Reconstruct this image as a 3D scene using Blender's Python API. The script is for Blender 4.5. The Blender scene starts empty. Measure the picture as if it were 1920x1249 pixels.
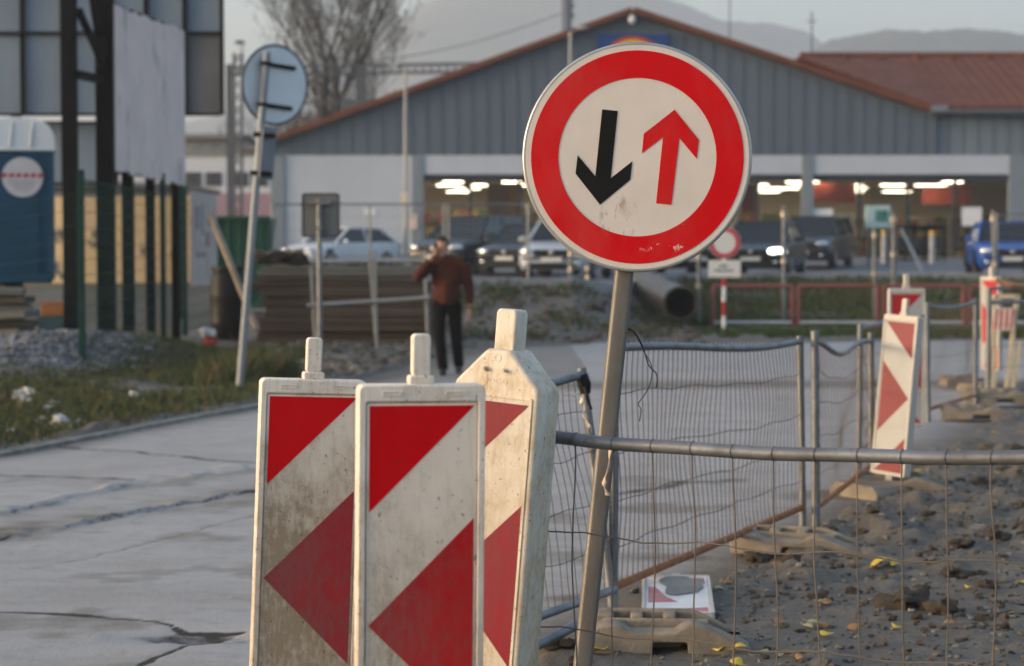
import bpy, bmesh, math, random
import numpy as np
from mathutils import Vector, Matrix, Euler, noise as mnoise
R = math.radians
random.seed(11)
rng = np.random.default_rng(5)
scene = bpy.context.scene
COL = scene.collection
F, CH, HZ = 3733.3, 1.6, 467.0            # focal length in photo pixels, eye height, horizon row
PITCH = math.atan((624.5 - HZ) / F)

def ray(px, py):
    x = (px - 960) / F; u = -(py - 624.5) / F
    c, s = math.cos(PITCH), math.sin(PITCH)
    return Vector((x, c + u * s, -s + u * c))
def at(px, py, Y):
    d = ray(px, py); t = Y / d.y
    return Vector((d.x * t, Y, CH + d.z * t))
def gp(px, py, z=0.0):
    d = ray(px, py); t = (z - CH) / d.z
    return Vector((d.x * t, d.y * t, z))
def X(px, Y): return (px - 960) / F * Y
def Z(py, Y): return at(960, py, Y).z

# ------------------------------------------------------------------ materials
def node(nt, t, **k):
    n = nt.nodes.new(t)
    for a, b in k.items(): setattr(n, a, b)
    return n
def ramp(nt, fac, p0, p1, c0=(0, 0, 0, 1), c1=(1, 1, 1, 1)):
    r = node(nt, 'ShaderNodeValToRGB'); r.color_ramp.elements[0].position = p0; r.color_ramp.elements[1].position = p1
    r.color_ramp.elements[0].color = c0; r.color_ramp.elements[1].color = c1
    nt.links.new(fac, r.inputs[0]); return r.outputs[0]
def mixc(nt, fac, a, b, mode='MIX'):
    m = node(nt, 'ShaderNodeMix', data_type='RGBA', blend_type=mode)
    for s, v in ((m.inputs[0], fac), (m.inputs[6], a), (m.inputs[7], b)):
        if hasattr(v, 'is_output'): nt.links.new(v, s)
        elif isinstance(v, (int, float)): s.default_value = v
        else: s.default_value = (*v, 1)
    return m.outputs[2]
def math_(nt, op, a, b=0.0):
    m = node(nt, 'ShaderNodeMath', operation=op, use_clamp=(op != 'SUBTRACT'))
    for s, v in ((m.inputs[0], a), (m.inputs[1], b)):
        if hasattr(v, 'is_output'): nt.links.new(v, s)
        else: s.default_value = v
    return m.outputs[0]
def noise_(nt, co, sc, det=5, st=(1, 1, 1), rough=.6, off=(0, 0, 0)):
    mp = node(nt, 'ShaderNodeMapping'); mp.inputs['Scale'].default_value = st; mp.inputs['Location'].default_value = off
    nt.links.new(co, mp.inputs[0])
    n = node(nt, 'ShaderNodeTexNoise'); n.inputs['Scale'].default_value = sc; n.inputs['Detail'].default_value = det
    n.inputs['Roughness'].default_value = rough
    nt.links.new(mp.outputs[0], n.inputs['Vector']); return n.outputs['Fac']
def base_mat(name):
    m = bpy.data.materials.new(name); m.use_nodes = True
    nt = m.node_tree; b = nt.nodes['Principled BSDF']
    co = node(nt, 'ShaderNodeTexCoord').outputs['Object']
    return m, nt, b, co
def add_bump(nt, b, h, strength, dist=.01):
    bp = node(nt, 'ShaderNodeBump'); bp.inputs['Strength'].default_value = strength; bp.inputs['Distance'].default_value = dist
    nt.links.new(h, bp.inputs['Height']); nt.links.new(bp.outputs[0], b.inputs['Normal'])
def mk(name, c1, c2=None, sc=4, rough=.6, metal=0, bump=0, bsc=40, thr=(.35, .65), st=(1, 1, 1), det=5, spec=.28,
       c3=None, sc3=9, thr3=(.55, .7), st3=(1, 1, 1), rvar=.12, coat=0, tint=0):
    m, nt, b, co = base_mat(name)
    c2 = c2 or tuple(x * .75 for x in c1)
    n1 = noise_(nt, co, sc, det, st)
    col = mixc(nt, ramp(nt, n1, *thr), c1, c2)
    if c3: col = mixc(nt, ramp(nt, noise_(nt, co, sc3, 7, st3, .65, (3, 7, 1)), *thr3), col, c3)
    nt.links.new(col, b.inputs['Base Color'])
    b.inputs['Metallic'].default_value = metal
    b.inputs['Specular IOR Level'].default_value = spec
    b.inputs['Coat Weight'].default_value = coat
    rr = node(nt, 'ShaderNodeMapRange'); rr.inputs['To Min'].default_value = max(.03, rough - rvar); rr.inputs['To Max'].default_value = min(1, rough + rvar)
    nt.links.new(n1, rr.inputs[0]); nt.links.new(rr.outputs[0], b.inputs['Roughness'])
    if bump: add_bump(nt, b, noise_(nt, co, bsc, 6), bump)
    return m
def emis(name, c, s):
    m, nt, b, co = base_mat(name)
    b.inputs['Base Color'].default_value = (*c, 1); b.inputs['Emission Color'].default_value = (*c, 1)
    b.inputs['Emission Strength'].default_value = s; return m
def glass(name, tint=(.93, .94, .94), refl=.06):
    m = bpy.data.materials.new(name); m.use_nodes = True; nt = m.node_tree; nt.nodes.clear()
    o = node(nt, 'ShaderNodeOutputMaterial'); t = node(nt, 'ShaderNodeBsdfTransparent'); g = node(nt, 'ShaderNodeBsdfGlossy')
    t.inputs[0].default_value = (*tint, 1); g.inputs['Roughness'].default_value = .03
    fr = node(nt, 'ShaderNodeFresnel'); fr.inputs[0].default_value = 1.5
    mx = node(nt, 'ShaderNodeMixShader')
    nt.links.new(fr.outputs[0], mx.inputs[0]); nt.links.new(t.outputs[0], mx.inputs[1]); nt.links.new(g.outputs[0], mx.inputs[2])
    nt.links.new(mx.outputs[0], o.inputs[0]); return m

def grimy(name, clean, grime, amount=.5, rough=.4, streak=(13, 13, 1.3), speck=True, fade=None, coat=0.0, zs=None):
    """weathered plastic or reflective foil: blotches, run-off streaks, splash dirt, specks and fine scratches"""
    m, nt, b, co = base_mat(name)
    blot = noise_(nt, co, 7.5, 10, (1, 1, .75), .74, (2, 0, 1))
    strk = noise_(nt, co, 5.0, 8, streak, .72, (1, 5, 0))
    fine = noise_(nt, co, 85, 5, (1, 1, .4), .75)
    a = math_(nt, 'MULTIPLY', ramp(nt, blot, .60 - .26 * amount, .80 - .22 * amount), ramp(nt, fine, .34, .62, (.25, .25, .25, 1)))
    s = math_(nt, 'MULTIPLY', ramp(nt, strk, .50, .70), amount * .75)
    g = math_(nt, 'ADD', math_(nt, 'MULTIPLY', a, min(1, amount * 1.1)), s)
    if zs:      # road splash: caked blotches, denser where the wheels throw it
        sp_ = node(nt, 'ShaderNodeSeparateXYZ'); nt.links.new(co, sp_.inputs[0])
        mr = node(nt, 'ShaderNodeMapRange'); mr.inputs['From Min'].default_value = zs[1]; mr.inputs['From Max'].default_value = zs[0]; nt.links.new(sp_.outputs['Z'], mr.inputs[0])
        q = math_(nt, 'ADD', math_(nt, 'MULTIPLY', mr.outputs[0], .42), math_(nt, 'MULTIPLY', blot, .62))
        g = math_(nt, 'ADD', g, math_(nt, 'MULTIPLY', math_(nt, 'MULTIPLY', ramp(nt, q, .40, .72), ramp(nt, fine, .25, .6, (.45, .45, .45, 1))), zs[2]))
    col = clean
    if fade: col = mixc(nt, ramp(nt, noise_(nt, co, 4.2, 9, (1, 1, .5), .7, (4, 4, 2)), .40, .60), clean, fade)
    col = mixc(nt, g, col, grime)
    if speck:
        sp = noise_(nt, co, 70, 4, (1, 1, .8), .65, (7, 1, 3))
        col = mixc(nt, math_(nt, 'MULTIPLY', ramp(nt, sp, .635, .67), .7), col, (.06, .045, .03))
        scr = noise_(nt, co, 34, 3, (1, 1, .05), .55, (0, 2, 9))
        col = mixc(nt, math_(nt, 'MULTIPLY', ramp(nt, scr, .66, .69), .35), col, grime)
    nt.links.new(col, b.inputs['Base Color'])
    rr = node(nt, 'ShaderNodeMapRange'); rr.inputs['To Min'].default_value = rough; rr.inputs['To Max'].default_value = min(1, rough + .35)
    nt.links.new(g, rr.inputs[0]); nt.links.new(rr.outputs[0], b.inputs['Roughness'])
    b.inputs['Specular IOR Level'].default_value = .16
    add_bump(nt, b, fine, .12, .002)
    return m

MT = {}
def M(n): return MT[n]
MT['alu'] = mk('aluminium', (.42, .43, .44), (.33, .33, .33), 6, .42, .75)
MT['galv'] = mk('galvanised_steel', (.21, .22, .24), (.14, .145, .155), 9, .5, .55, .15, 60, c3=(.13, .085, .055), sc3=14, thr3=(.6, .7))
MT['galv_pole'] = mk('weathered_sign_post', (.21, .19, .172), (.155, .14, .125), 5, .5, .45, .12, 90, st=(3, 3, .8), c3=(.10, .085, .07), sc3=9, thr3=(.64, .72), st3=(2, 2, .6))
MT['rust'] = mk('rusty_pipe', (.24, .085, .032), (.30, .13, .06), 16, .85, 0, .5, 80, c3=(.40, .36, .32), sc3=20, thr3=(.60, .66))
MT['wire'] = mk('mesh_wire', (.075, .06, .05), (.11, .075, .05), 12, .55, .5)
MT['wire_rusty'] = mk('rusty_wire', (.16, .13, .11), (.115, .10, .09), 5, .6, .3)
MT['wire_black'] = mk('black_wire', (.02, .02, .02), rough=.45)
MT['foil_white'] = mk('sign_white', (.72, .68, .64), (.68, .64, .60), 3, .28, coat=.3)
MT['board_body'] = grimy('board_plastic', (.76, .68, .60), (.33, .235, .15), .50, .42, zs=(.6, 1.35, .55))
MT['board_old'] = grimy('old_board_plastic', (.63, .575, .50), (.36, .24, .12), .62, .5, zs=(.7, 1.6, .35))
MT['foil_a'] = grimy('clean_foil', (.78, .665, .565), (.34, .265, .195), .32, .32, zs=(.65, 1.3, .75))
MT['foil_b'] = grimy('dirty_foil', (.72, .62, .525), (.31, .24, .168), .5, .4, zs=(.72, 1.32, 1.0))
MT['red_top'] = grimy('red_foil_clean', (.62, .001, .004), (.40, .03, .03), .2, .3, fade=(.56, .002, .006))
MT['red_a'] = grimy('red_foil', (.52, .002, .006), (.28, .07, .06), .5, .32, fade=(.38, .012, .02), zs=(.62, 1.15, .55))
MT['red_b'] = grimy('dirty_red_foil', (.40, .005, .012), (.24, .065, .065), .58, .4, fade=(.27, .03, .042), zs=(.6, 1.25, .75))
MT['white_far'] = grimy('far_board_plastic', (.50, .47, .43), (.45, .38, .30), .35, .45)
MT['concrete_foot'] = mk('recycled_foot', (.27, .225, .175), (.18, .15, .12), 9, .85, 0, .5, 60, c3=(.11, .095, .08), sc3=5)
MT['dark_steel'] = mk('dark_steel', (.003, .0035, .005), (.006, .006, .007), 4, .7, spec=.06)
MT['green_post'] = mk('green_post', (.004, .040, .034), (.005, .026, .023), 4, .6, spec=.1)
MT['pane'] = mk('billboard_panel', (.17, .22, .29), (.13, .175, .235), 1.2, .6, st=(1, 1, .4))
MT['poster_white'] = mk('blank_poster', (.70, .565, .535), (.62, .50, .475), 1.3, .8, c3=(.20, .17, .17), sc3=2.0, thr3=(.55, .72), st3=(1.2, 1.2, .5), bump=.3, bsc=5)
MT['black'] = mk('black_plastic', (.008, .008, .009), (.013, .013, .013), 5, .5, spec=.2)
MT['rubber'] = mk('rubber', (.022, .022, .022), (.04, .038, .035), 10, .8)
MT['white_paint'] = mk('white_paint', (.72, .73, .75), (.66, .67, .70), 2, .5)
MT['skin'] = mk('skin', (.40, .22, .15), (.36, .19, .13), 8, .5)

# ------------------------------------------------------------------ mesh builder
class MB:
    def __init__(s): s.v = []; s.f = []; s.m = []
    def add(s, vs, fs, mi=0):
        o = len(s.v); s.v += [tuple(v) for v in vs]; s.f += [tuple(i + o for i in f) for f in fs]; s.m += [mi] * len(fs)
        return s
    def box(s, c, sz, rot=None, mi=0):
        hx, hy, hz = (a / 2 for a in sz); c = Vector(c)
        vs = [Vector((x * hx, y * hy, z * hz)) for z in (-1, 1) for y in (-1, 1) for x in (-1, 1)]
        if rot is not None: vs = [rot @ v for v in vs]
        return s.add([v + c for v in vs], [(0, 2, 3, 1), (4, 5, 7, 6), (0, 1, 5, 4), (2, 6, 7, 3), (0, 4, 6, 2), (1, 3, 7, 5)], mi)
    def span(s, a, b, mi=0):
        a, b = Vector(a), Vector(b)
        return s.box((a + b) / 2, [abs(x) for x in (b - a)], None, mi)
    def bar(s, p0, p1, w, h, mi=0, up=(0, 0, 1)):
        p0, p1 = Vector(p0), Vector(p1); d = p1 - p0; L = d.length; d.normalize()
        up = Vector(up)
        if abs(d.dot(up)) > .98: up = Vector((0, 1, 0))
        x = d.cross(up).normalized(); z = x.cross(d)
        rot = Matrix((x, d, z)).transposed()
        return s.box((p0 + p1) / 2, (w, L, h), rot, mi)
    def tube(s, path, r, n=8, mi=0, caps=True, sx=1.0):
        P = [Vector(p) for p in path]; k = len(P)
        rr = r if isinstance(r, (list, tuple)) else [r] * k
        t = [(P[min(i + 1, k - 1)] - P[max(i - 1, 0)]).normalized() for i in range(k)]
        a = Vector((0, 0, 1)) if abs(t[0].z) < .9 else Vector((1, 0, 0))
        u = (a - t[0] * a.dot(t[0])).normalized(); vs = []
        for i in range(k):
            u = (u - t[i] * u.dot(t[i])).normalized(); w = t[i].cross(u)
            for j in range(n):
                an = 2 * math.pi * j / n
                vs.append(P[i] + (u * math.cos(an) * sx + w * math.sin(an)) * rr[i])
        fs = [(i * n + j, i * n + (j + 1) % n, (i + 1) * n + (j + 1) % n, (i + 1) * n + j) for i in range(k - 1) for j in range(n)]
        if caps: fs += [tuple(range(n - 1, -1, -1)), tuple((k - 1) * n + j for j in range(n))]
        return s.add(vs, fs, mi)
    def prism(s, poly, y0, y1, mi=0, T=None):
        """polygon in XZ extruded along Y"""
        n = len(poly)
        vs = [Vector((x, y0, z)) for x, z in poly] + [Vector((x, y1, z)) for x, z in poly]
        if T is not None: vs = [T @ v for v in vs]
        fs = [tuple(range(n)), tuple(range(2 * n - 1, n - 1, -1))] + [(i, i + n, (i + 1) % n + n, (i + 1) % n) for i in range(n)]
        return s.add(vs, fs, mi)
    def ring(s, outer, inner, y0, y1, mi=0):
        n = len(outer)
        vs = [(x, y, z) for y in (y0, y1) for loop in (outer, inner) for x, z in loop]
        fs = []
        for i in range(n):
            j = (i + 1) % n
            fs += [(i, j, n + j, n + i), (2 * n + i, 3 * n + i, 3 * n + j, 2 * n + j), (i, 2 * n + i, 2 * n + j, j), (n + i, n + j, 3 * n + j, 3 * n + i)]
        return s.add(vs, fs, mi)
    def ball(s, c, rad, mi=0, nu=12, nv=8, rot=None):
        c = Vector(c); rad = rad if isinstance(rad, (tuple, list)) else (rad,) * 3
        vs = []
        for j in range(nv + 1):
            th = math.pi * j / nv
            for i in range(nu):
                ph = 2 * math.pi * i / nu
                v = Vector((rad[0] * math.sin(th) * math.cos(ph), rad[1] * math.sin(th) * math.sin(ph), rad[2] * math.cos(th)))
                vs.append(c + (rot @ v if rot is not None else v))
        fs = [(j * nu + i, (j + 1) * nu + i, (j + 1) * nu + (i + 1) % nu, j * nu + (i + 1) % nu) for j in range(nv) for i in range(nu)]
        return s.add(vs, fs, mi)
    def build(s, name, mats, parent=None, world=False, smooth=None, bevel=0, seg=2, remesh=0, recalc=True):
        me = bpy.data.meshes.new(name)
        vs = s.v
        if world and parent is not None:
            q = parent
            while q.name not in WM: q = q.parent
            inv = WM[q.name].inverted(); vs = [tuple(inv @ Vector(v)) for v in vs]
        me.from_pydata(vs, [], s.f)
        for m in (mats if isinstance(mats, (list, tuple)) else [mats]): me.materials.append(m)
        me.polygons.foreach_set('material_index', s.m)
        if recalc:
            bm = bmesh.new(); bm.from_mesh(me); bmesh.ops.recalc_face_normals(bm, faces=bm.faces); bm.to_mesh(me); bm.free()
        if smooth is not None:
            me.polygons.foreach_set('use_smooth', [True] * len(me.polygons)); me.set_sharp_from_angle(angle=R(smooth))
        o = bpy.data.objects.new(name, me); COL.objects.link(o)
        if parent is not None: o.parent = parent
        if bevel:
            b = o.modifiers.new('bevel', 'BEVEL'); b.width = bevel; b.segments = seg; b.limit_method = 'ANGLE'; b.angle_limit = R(40)
        if remesh:
            b = o.modifiers.new('remesh', 'REMESH'); b.mode = 'VOXEL'; b.voxel_size = remesh; b.use_smooth_shade = True
            b = o.modifiers.new('smooth', 'SMOOTH'); b.iterations = 3; b.factor = .5
        return o
WM = {}
def thing(name, label, cat, mat=None, loc=(0, 0, 0), rotz=0, roll=0, pitch=0, group=None):
    o = bpy.data.objects.new(name, None); COL.objects.link(o); o.empty_display_size = .1
    m = mat or (Matrix.Translation(Vector(loc)) @ Matrix.Rotation(R(roll), 4, 'Y') @ Matrix.Rotation(R(rotz), 4, 'Z') @ Matrix.Rotation(R(pitch), 4, 'X'))
    o.matrix_world = m; WM[o.name] = m
    tag(o, label, cat, group); return o
def tag(o, label, cat, group=None):
    o['label'] = label; o['category'] = cat
    if group: o['group'] = group
    return o
def struct(o): o['kind'] = 'structure'; return o
def stuff(o): o['kind'] = 'stuff'; return o
def dup(root, mat, label, group=None):
    r = root.copy(); COL.objects.link(r); r.matrix_world = mat; WM[r.name] = mat
    r['label'] = label
    if group: r['group'] = group
    for ch in list(root.children):
        c = ch.copy(); COL.objects.link(c); c.parent = r
        for g in list(ch.children):
            d = g.copy(); COL.objects.link(d); d.parent = c
    return r
def pose(loc, rotz=0, roll=0, pitch=0, sc=1):
    return Matrix.Translation(Vector(loc)) @ Matrix.Rotation(R(roll), 4, 'Y') @ Matrix.Rotation(R(rotz), 4, 'Z') @ Matrix.Rotation(R(pitch), 4, 'X') @ Matrix.Scale(sc, 4)
def bulk(name, V, Fc, mats, mi=None, smooth=False, attrs=None):
    me = bpy.data.meshes.new(name); V = np.asarray(V, np.float32); Fc = np.asarray(Fc, np.int32)
    k = Fc.shape[1]
    me.vertices.add(len(V)); me.vertices.foreach_set('co', V.ravel())
    me.loops.add(Fc.size); me.loops.foreach_set('vertex_index', Fc.ravel())
    me.polygons.add(len(Fc)); me.polygons.foreach_set('loop_start', np.arange(len(Fc), dtype=np.int32) * k)
    for m in mats: me.materials.append(m)
    if mi is not None: me.polygons.foreach_set('material_index', np.asarray(mi, np.int32))
    me.polygons.foreach_set('use_smooth', np.full(len(Fc), smooth))
    me.update(calc_edges=True)
    for n, a in (attrs or {}).items():
        at_ = me.attributes.new(n, 'FLOAT', 'POINT'); at_.data.foreach_set('value', np.asarray(a, np.float32))
    o = bpy.data.objects.new(name, me); COL.objects.link(o); return o
def rrect(w, z0, z1, r, n=5, x0=0):
    pts = []
    for cx, cz, a0 in ((x0 + w / 2 - r, z1 - r, 0), (x0 - w / 2 + r, z1 - r, 90), (x0 - w / 2 + r, z0 + r, 180), (x0 + w / 2 - r, z0 + r, 270)):
        for i in range(n):
            a = R(a0 + 90 * i / (n - 1)); pts.append((cx + r * math.cos(a), cz + r * math.sin(a)))
    return pts
def circ(r, n=64, cx=0, cz=0): return [(cx + r * math.cos(2 * math.pi * i / n), cz + r * math.sin(2 * math.pi * i / n)) for i in range(n)]

# ------------------------------------------------------------------ value noise for terrain
def vnoise(x, y, s, seed=0):
    x = x * s + seed * 17.13; y = y * s + seed * 7.7
    xi = np.floor(x).astype(int); yi = np.floor(y).astype(int); fx = x - xi; fy = y - yi
    fx = fx * fx * (3 - 2 * fx); fy = fy * fy * (3 - 2 * fy)
    def h(a, b):
        n = (a * 374761393 + b * 668265263 + seed * 1442695) & 0x7fffffff
        n = ((n ^ (n >> 13)) * 1274126177) & 0x7fffffff
        return ((n ^ (n >> 16)) & 0xffff) / 65535.0
    return (h(xi, yi) * (1 - fx) + h(xi + 1, yi) * fx) * (1 - fy) + (h(xi, yi + 1) * (1 - fx) + h(xi + 1, yi + 1) * fx) * fy
def fbm(x, y, s, o=4, seed=0):
    t = 0; a = .5; n = 0
    for i in range(o): t = t + a * vnoise(x, y, s * 2 ** i, seed + i); n += a; a *= .55
    return t / n
def sstep(a, b, x): t = np.clip((x - a) / (b - a), 0, 1); return t * t * (3 - 2 * t)
def seg_dist(x, y, pts):
    """distance to a polyline"""
    d = np.full(np.shape(x), 1e9)
    for (ax, ay), (bx, by) in zip(pts[:-1], pts[1:]):
        dx, dy = bx - ax, by - ay; t = np.clip(((x - ax) * dx + (y - ay) * dy) / (dx * dx + dy * dy), 0, 1)
        d = np.minimum(d, np.hypot(x - ax - t * dx, y - ay - t * dy))
    return d
def poly_sd(x, y, pts):
    """signed distance, negative inside"""
    d = seg_dist(x, y, pts + [pts[0]]); ins = np.zeros(np.shape(x), bool)
    for (ax, ay), (bx, by) in zip(pts, pts[1:] + [pts[0]]):
        c = ((ay > y) != (by > y)); xx = (bx - ax) * (y - ay) / ((by - ay) if by != ay else 1e-9) + ax
        ins ^= c & (x < xx)
    return np.where(ins, -d, d)
G2 = lambda px, py: tuple(gp(px, py)[:2])

RIGHT_EDGE = [G2(*p) for p in ((985, 1249), (1010, 1225), (1200, 1130), (1330, 1095), (1420, 1045), (1560, 968), (1640, 935), (1705, 890), (1830, 805), (1930, 765), (2300, 745))]
LEFT_EDGE = [G2(*p) for p in ((-700, 930), (0, 852), (240, 806), (480, 762), (620, 725), (760, 690), (880, 655), (1100, 642), (1330, 644), (1920, 636), (2600, 640))]
ROAD = [(-9, 2.0), (.15, 2.0), (.15, 7.2)] + RIGHT_EDGE + [(40, 24), (40, 34)] + LEFT_EDGE[::-1] + [(-14, 9)]

def height(x, y):
    """terrain without the mud relief"""
    y0 = 34.5 + 7.5 * sstep(1.0, 5.0, x); y1 = y0 + 5 + 6 * sstep(1.0, 5.0, x)
    z = .76 * sstep(0, 1, (y - y0) / (y1 - y0)) * sstep(-4.6, -3.0, x) + .40 * sstep(36, 56, y) * (1 - sstep(-4.6, -3.0, x))
    z = z + .44 * sstep(54, 75, y)
    m = np.exp(-((x - .9) / 1.7) ** 2 - ((y - 37.5) / 2.0) ** 2)
    z = z + .25 * m * (fbm(x, y, .8, 4, 3))
    z = z + .42 * np.exp(-((x + 6.3) / 1.15) ** 2 - ((y - 26.2) / 2.6) ** 2) + .25 * np.exp(-((x + 5.0) / .9) ** 2 - ((y - 27.5) / 1.3) ** 2)
    return z
def hz(x, y): return float(height(np.array(float(x)), np.array(float(y))))

# rut and crack lines on the road, as ground positions
RUT1 = [G2(*p) for p in ((-200, 985), (0, 963), (150, 930), (260, 905), (380, 890), (520, 872), (700, 850))]
RUT2 = [G2(*p) for p in ((-200, 1040), (0, 1010), (130, 992), (230, 970), (330, 945), (470, 922), (640, 900))]
CRK1 = [G2(*p) for p in ((-100, 1144), (0, 1146), (130, 1152), (290, 1166), (360, 1180), (460, 1178))]
CRK2 = [G2(*p) for p in ((90, 836), (240, 846), (380, 862), (540, 872), (720, 890))]
CRK3 = [G2(*p) for p in ((0, 890), (120, 893), (250, 898))]
CRK4 = [G2(*p) for p in ((1160, 925), (1250, 915), (1290, 905), (1380, 900))]
POT = G2(375, 1192)
CRK5 = [G2(*p) for p in ((420, 1185), (330, 1215), (240, 1262))]
CRK6 = [G2(*p) for p in ((60, 1062), (170, 1040), (300, 1012), (400, 985), (480, 965))]

# ================================================================== GROUND
def grow(a, step, fac, end):
    out = []; v = a
    while abs(v - a) < abs(end - a): step *= fac; v += step if end > a else -step; out.append(v)
    return out
def attr(nt, n): return node(nt, 'ShaderNodeAttribute', attribute_name=n).outputs['Fac']
def ground_mat():
    m, nt, b, co = base_mat('muddy_ground')
    n1 = noise_(nt, co, 1.3, 8, off=(1, 2, 0)); n2 = noise_(nt, co, 11, 8, rough=.7); n3 = noise_(nt, co, 45, 5, rough=.7)
    col = mixc(nt, ramp(nt, n1, .35, .62), (.086, .068, .049), (.050, .039, .028))
    col = mixc(nt, ramp(nt, n2, .42, .66), col, (.150, .125, .095))
    col = mixc(nt, math_(nt, 'MULTIPLY', ramp(nt, n3, .56, .66), .75), col, (.022, .018, .014))
    col = mixc(nt, math_(nt, 'MULTIPLY', ramp(nt, n3, .42, .34), .5), col, (.15, .135, .115))
    vo = node(nt, 'ShaderNodeTexVoronoi'); vo.inputs['Scale'].default_value = 26; nt.links.new(co, vo.inputs['Vector'])
    st = math_(nt, 'MULTIPLY', ramp(nt, vo.outputs['Distance'], .10, .2, (1, 1, 1, 1), (0, 0, 0, 1)), ramp(nt, noise_(nt, co, 5, 3), .52, .6))
    col = mixc(nt, math_(nt, 'MULTIPLY', st, .6), col, (.21, .19, .17))
    gcol = mixc(nt, ramp(nt, n2, .35, .65), (.040, .042, .016), (.055, .043, .022))
    col = mixc(nt, attr(nt, 'grass'), col, gcol)
    gr = mixc(nt, ramp(nt, noise_(nt, co, 18, 6, rough=.75), .38, .62), (.075, .077, .085), (.17, .175, .19))
    col = mixc(nt, attr(nt, 'gravel'), col, gr)
    wet = attr(nt, 'wet')
    col = mixc(nt, math_(nt, 'MULTIPLY', wet, .45), col, (.04, .035, .03))
    nt.links.new(col, b.inputs['Base Color'])
    rr = node(nt, 'ShaderNodeMapRange'); rr.inputs['To Min'].default_value = .85; rr.inputs['To Max'].default_value = .22
    nt.links.new(wet, rr.inputs[0]); nt.links.new(rr.outputs[0], b.inputs['Roughness'])
    h = math_(nt, 'ADD', n2, math_(nt, 'MULTIPLY', n3, .5)); add_bump(nt, b, h, .7, .03)
    return m
def concrete_mat(name, ca, cb, dirtc=(.16, .135, .105)):
    m, nt, b, co = base_mat(name)
    n1 = noise_(nt, co, .7, 8, (1, .6, 1)); n2 = noise_(nt, co, 6, 10, (.8, 1, 1), .75); n3 = noise_(nt, co, 48, 6, rough=.75)
    n4 = noise_(nt, co, 2.0, 10, (.6, .9, 1), .72, (4, 1, 0))
    col = mixc(nt, ramp(nt, n1, .35, .65), ca, cb)
    col = mixc(nt, math_(nt, 'MULTIPLY', ramp(nt, n4, .47, .63), .62), col, dirtc)
    col = mixc(nt, math_(nt, 'MULTIPLY', ramp(nt, n2, .52, .62), .75), col, tuple(x * .55 for x in ca))
    col = mixc(nt, math_(nt, 'MULTIPLY', ramp(nt, n3, .60, .70), .45), col, tuple(x * .55 for x in ca))
    col = mixc(nt, math_(nt, 'MULTIPLY', ramp(nt, n3, .40, .30), .4), col, tuple(min(1, x * 1.35) for x in ca))
    d = attr(nt, 'dirt'); d2 = math_(nt, 'MULTIPLY', ramp(nt, math_(nt, 'ADD', math_(nt, 'MULTIPLY', d, .7), math_(nt, 'MULTIPLY', n2, .45)), .30, .80), 1.0)
    col = mixc(nt, d2, col, mixc(nt, ramp(nt, n3, .4, .6), dirtc, (.085, .068, .05)))
    c = attr(nt, 'crack'); cf = ramp(nt, math_(nt, 'ADD', math_(nt, 'MULTIPLY', c, .75), math_(nt, 'MULTIPLY', n2, .5)), .52, .72); n5 = noise_(nt, co, 170, 3, rough=.7)
    col = mixc(nt, math_(nt, 'MULTIPLY', ramp(nt, n5, .55, .66), .4), col, tuple(x * .5 for x in ca))
    col = mixc(nt, cf, col, (.030, .023, .017))
    nt.links.new(col, b.inputs['Base Color'])
    rr = node(nt, 'ShaderNodeMapRange'); b.inputs['Specular IOR Level'].default_value = .3; rr.inputs['To Min'].default_value = .55; rr.inputs['To Max'].default_value = .9
    nt.links.new(n4, rr.inputs[0]); nt.links.new(rr.outputs[0], b.inputs['Roughness'])
    add_bump(nt, b, math_(nt, 'ADD', n3, math_(nt, 'MULTIPLY', n2, .8)), .6, .014)
    return m
xs = sorted(set(grow(-5, .05, 1.09, -60) + list(np.arange(-5, 6, .03)) + grow(6, .05, 1.09, 60) + [-1400, -900, -600, -400, -250, -120, 120, 250, 400, 600, 900, 1400]))
ys = sorted(set([-80, -30, -10, -2, 2, 4, 5.2, 6] + list(np.arange(6.4, 14, .035)) + grow(14, .035, 1.012, 95) + [120, 160, 240, 400, 700, 1100, 1700, 2300]))
XX, YY = np.meshgrid(np.array(xs), np.array(ys)); sh = XX.shape
def grid_faces(ny, nx, keep=None):
    i = np.arange(ny - 1)[:, None] * nx + np.arange(nx - 1)[None, :]
    f = np.stack([i, i + 1, i + 1 + nx, i + nx], -1).reshape(-1, 4)
    return f if keep is None else f[keep.reshape(-1)]
SD = poly_sd(XX, YY, ROAD)
near = 1 - sstep(30, 60, YY)
def relief(x, y):
    rel = (fbm(x, y, 1.1, 5, 21) - .5) * .10 + (fbm(x, y, 5.0, 4, 9) - .5) * .07 + np.maximum(0, fbm(x, y, 3.0, 3, 5) - .62) * .35
    rel = rel + (fbm(x, y, 14, 3, 31) - .5) * .035 * (y < 20)
    sd_ = poly_sd(x, y, ROAD); out = sstep(-.02, .10, sd_ + (fbm(x, y, 3, 4, 12) - .5) * .22)
    flat = 1 - .85 * np.exp(-((x - 1.2) / .9) ** 2 - ((y - 8.0) / .9) ** 2)
    near = 1 - sstep(30, 60, y)
    return near * out * (rel * flat * np.where(x < -2, .8, 1.0) + .028) - .07 * (1 - out) * (sd_ < .3), rel
def gz_(x, y): return height(x, y) + np.maximum(relief(x, y)[0], -.002)
def gzf(x, y): return float(gz_(np.array([float(x)]), np.array([float(y)]))[0])
left = (XX < -2.0)
RL, rel = relief(XX, YY); zz = height(XX, YY) + RL
wet = sstep(.50, .62, fbm(XX, YY, .9, 4, 44)) * (YY < 14) * sstep(-.005, -.03, rel)
grass = np.where(left, sstep(.05, .5, SD) * (1 - sstep(27, 31, YY)) * sstep(-.098, -.12, XX / np.maximum(YY, 1)) * sstep(.34, .50, fbm(XX, YY, 1.1, 4, 2) + .12), 0)
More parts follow.
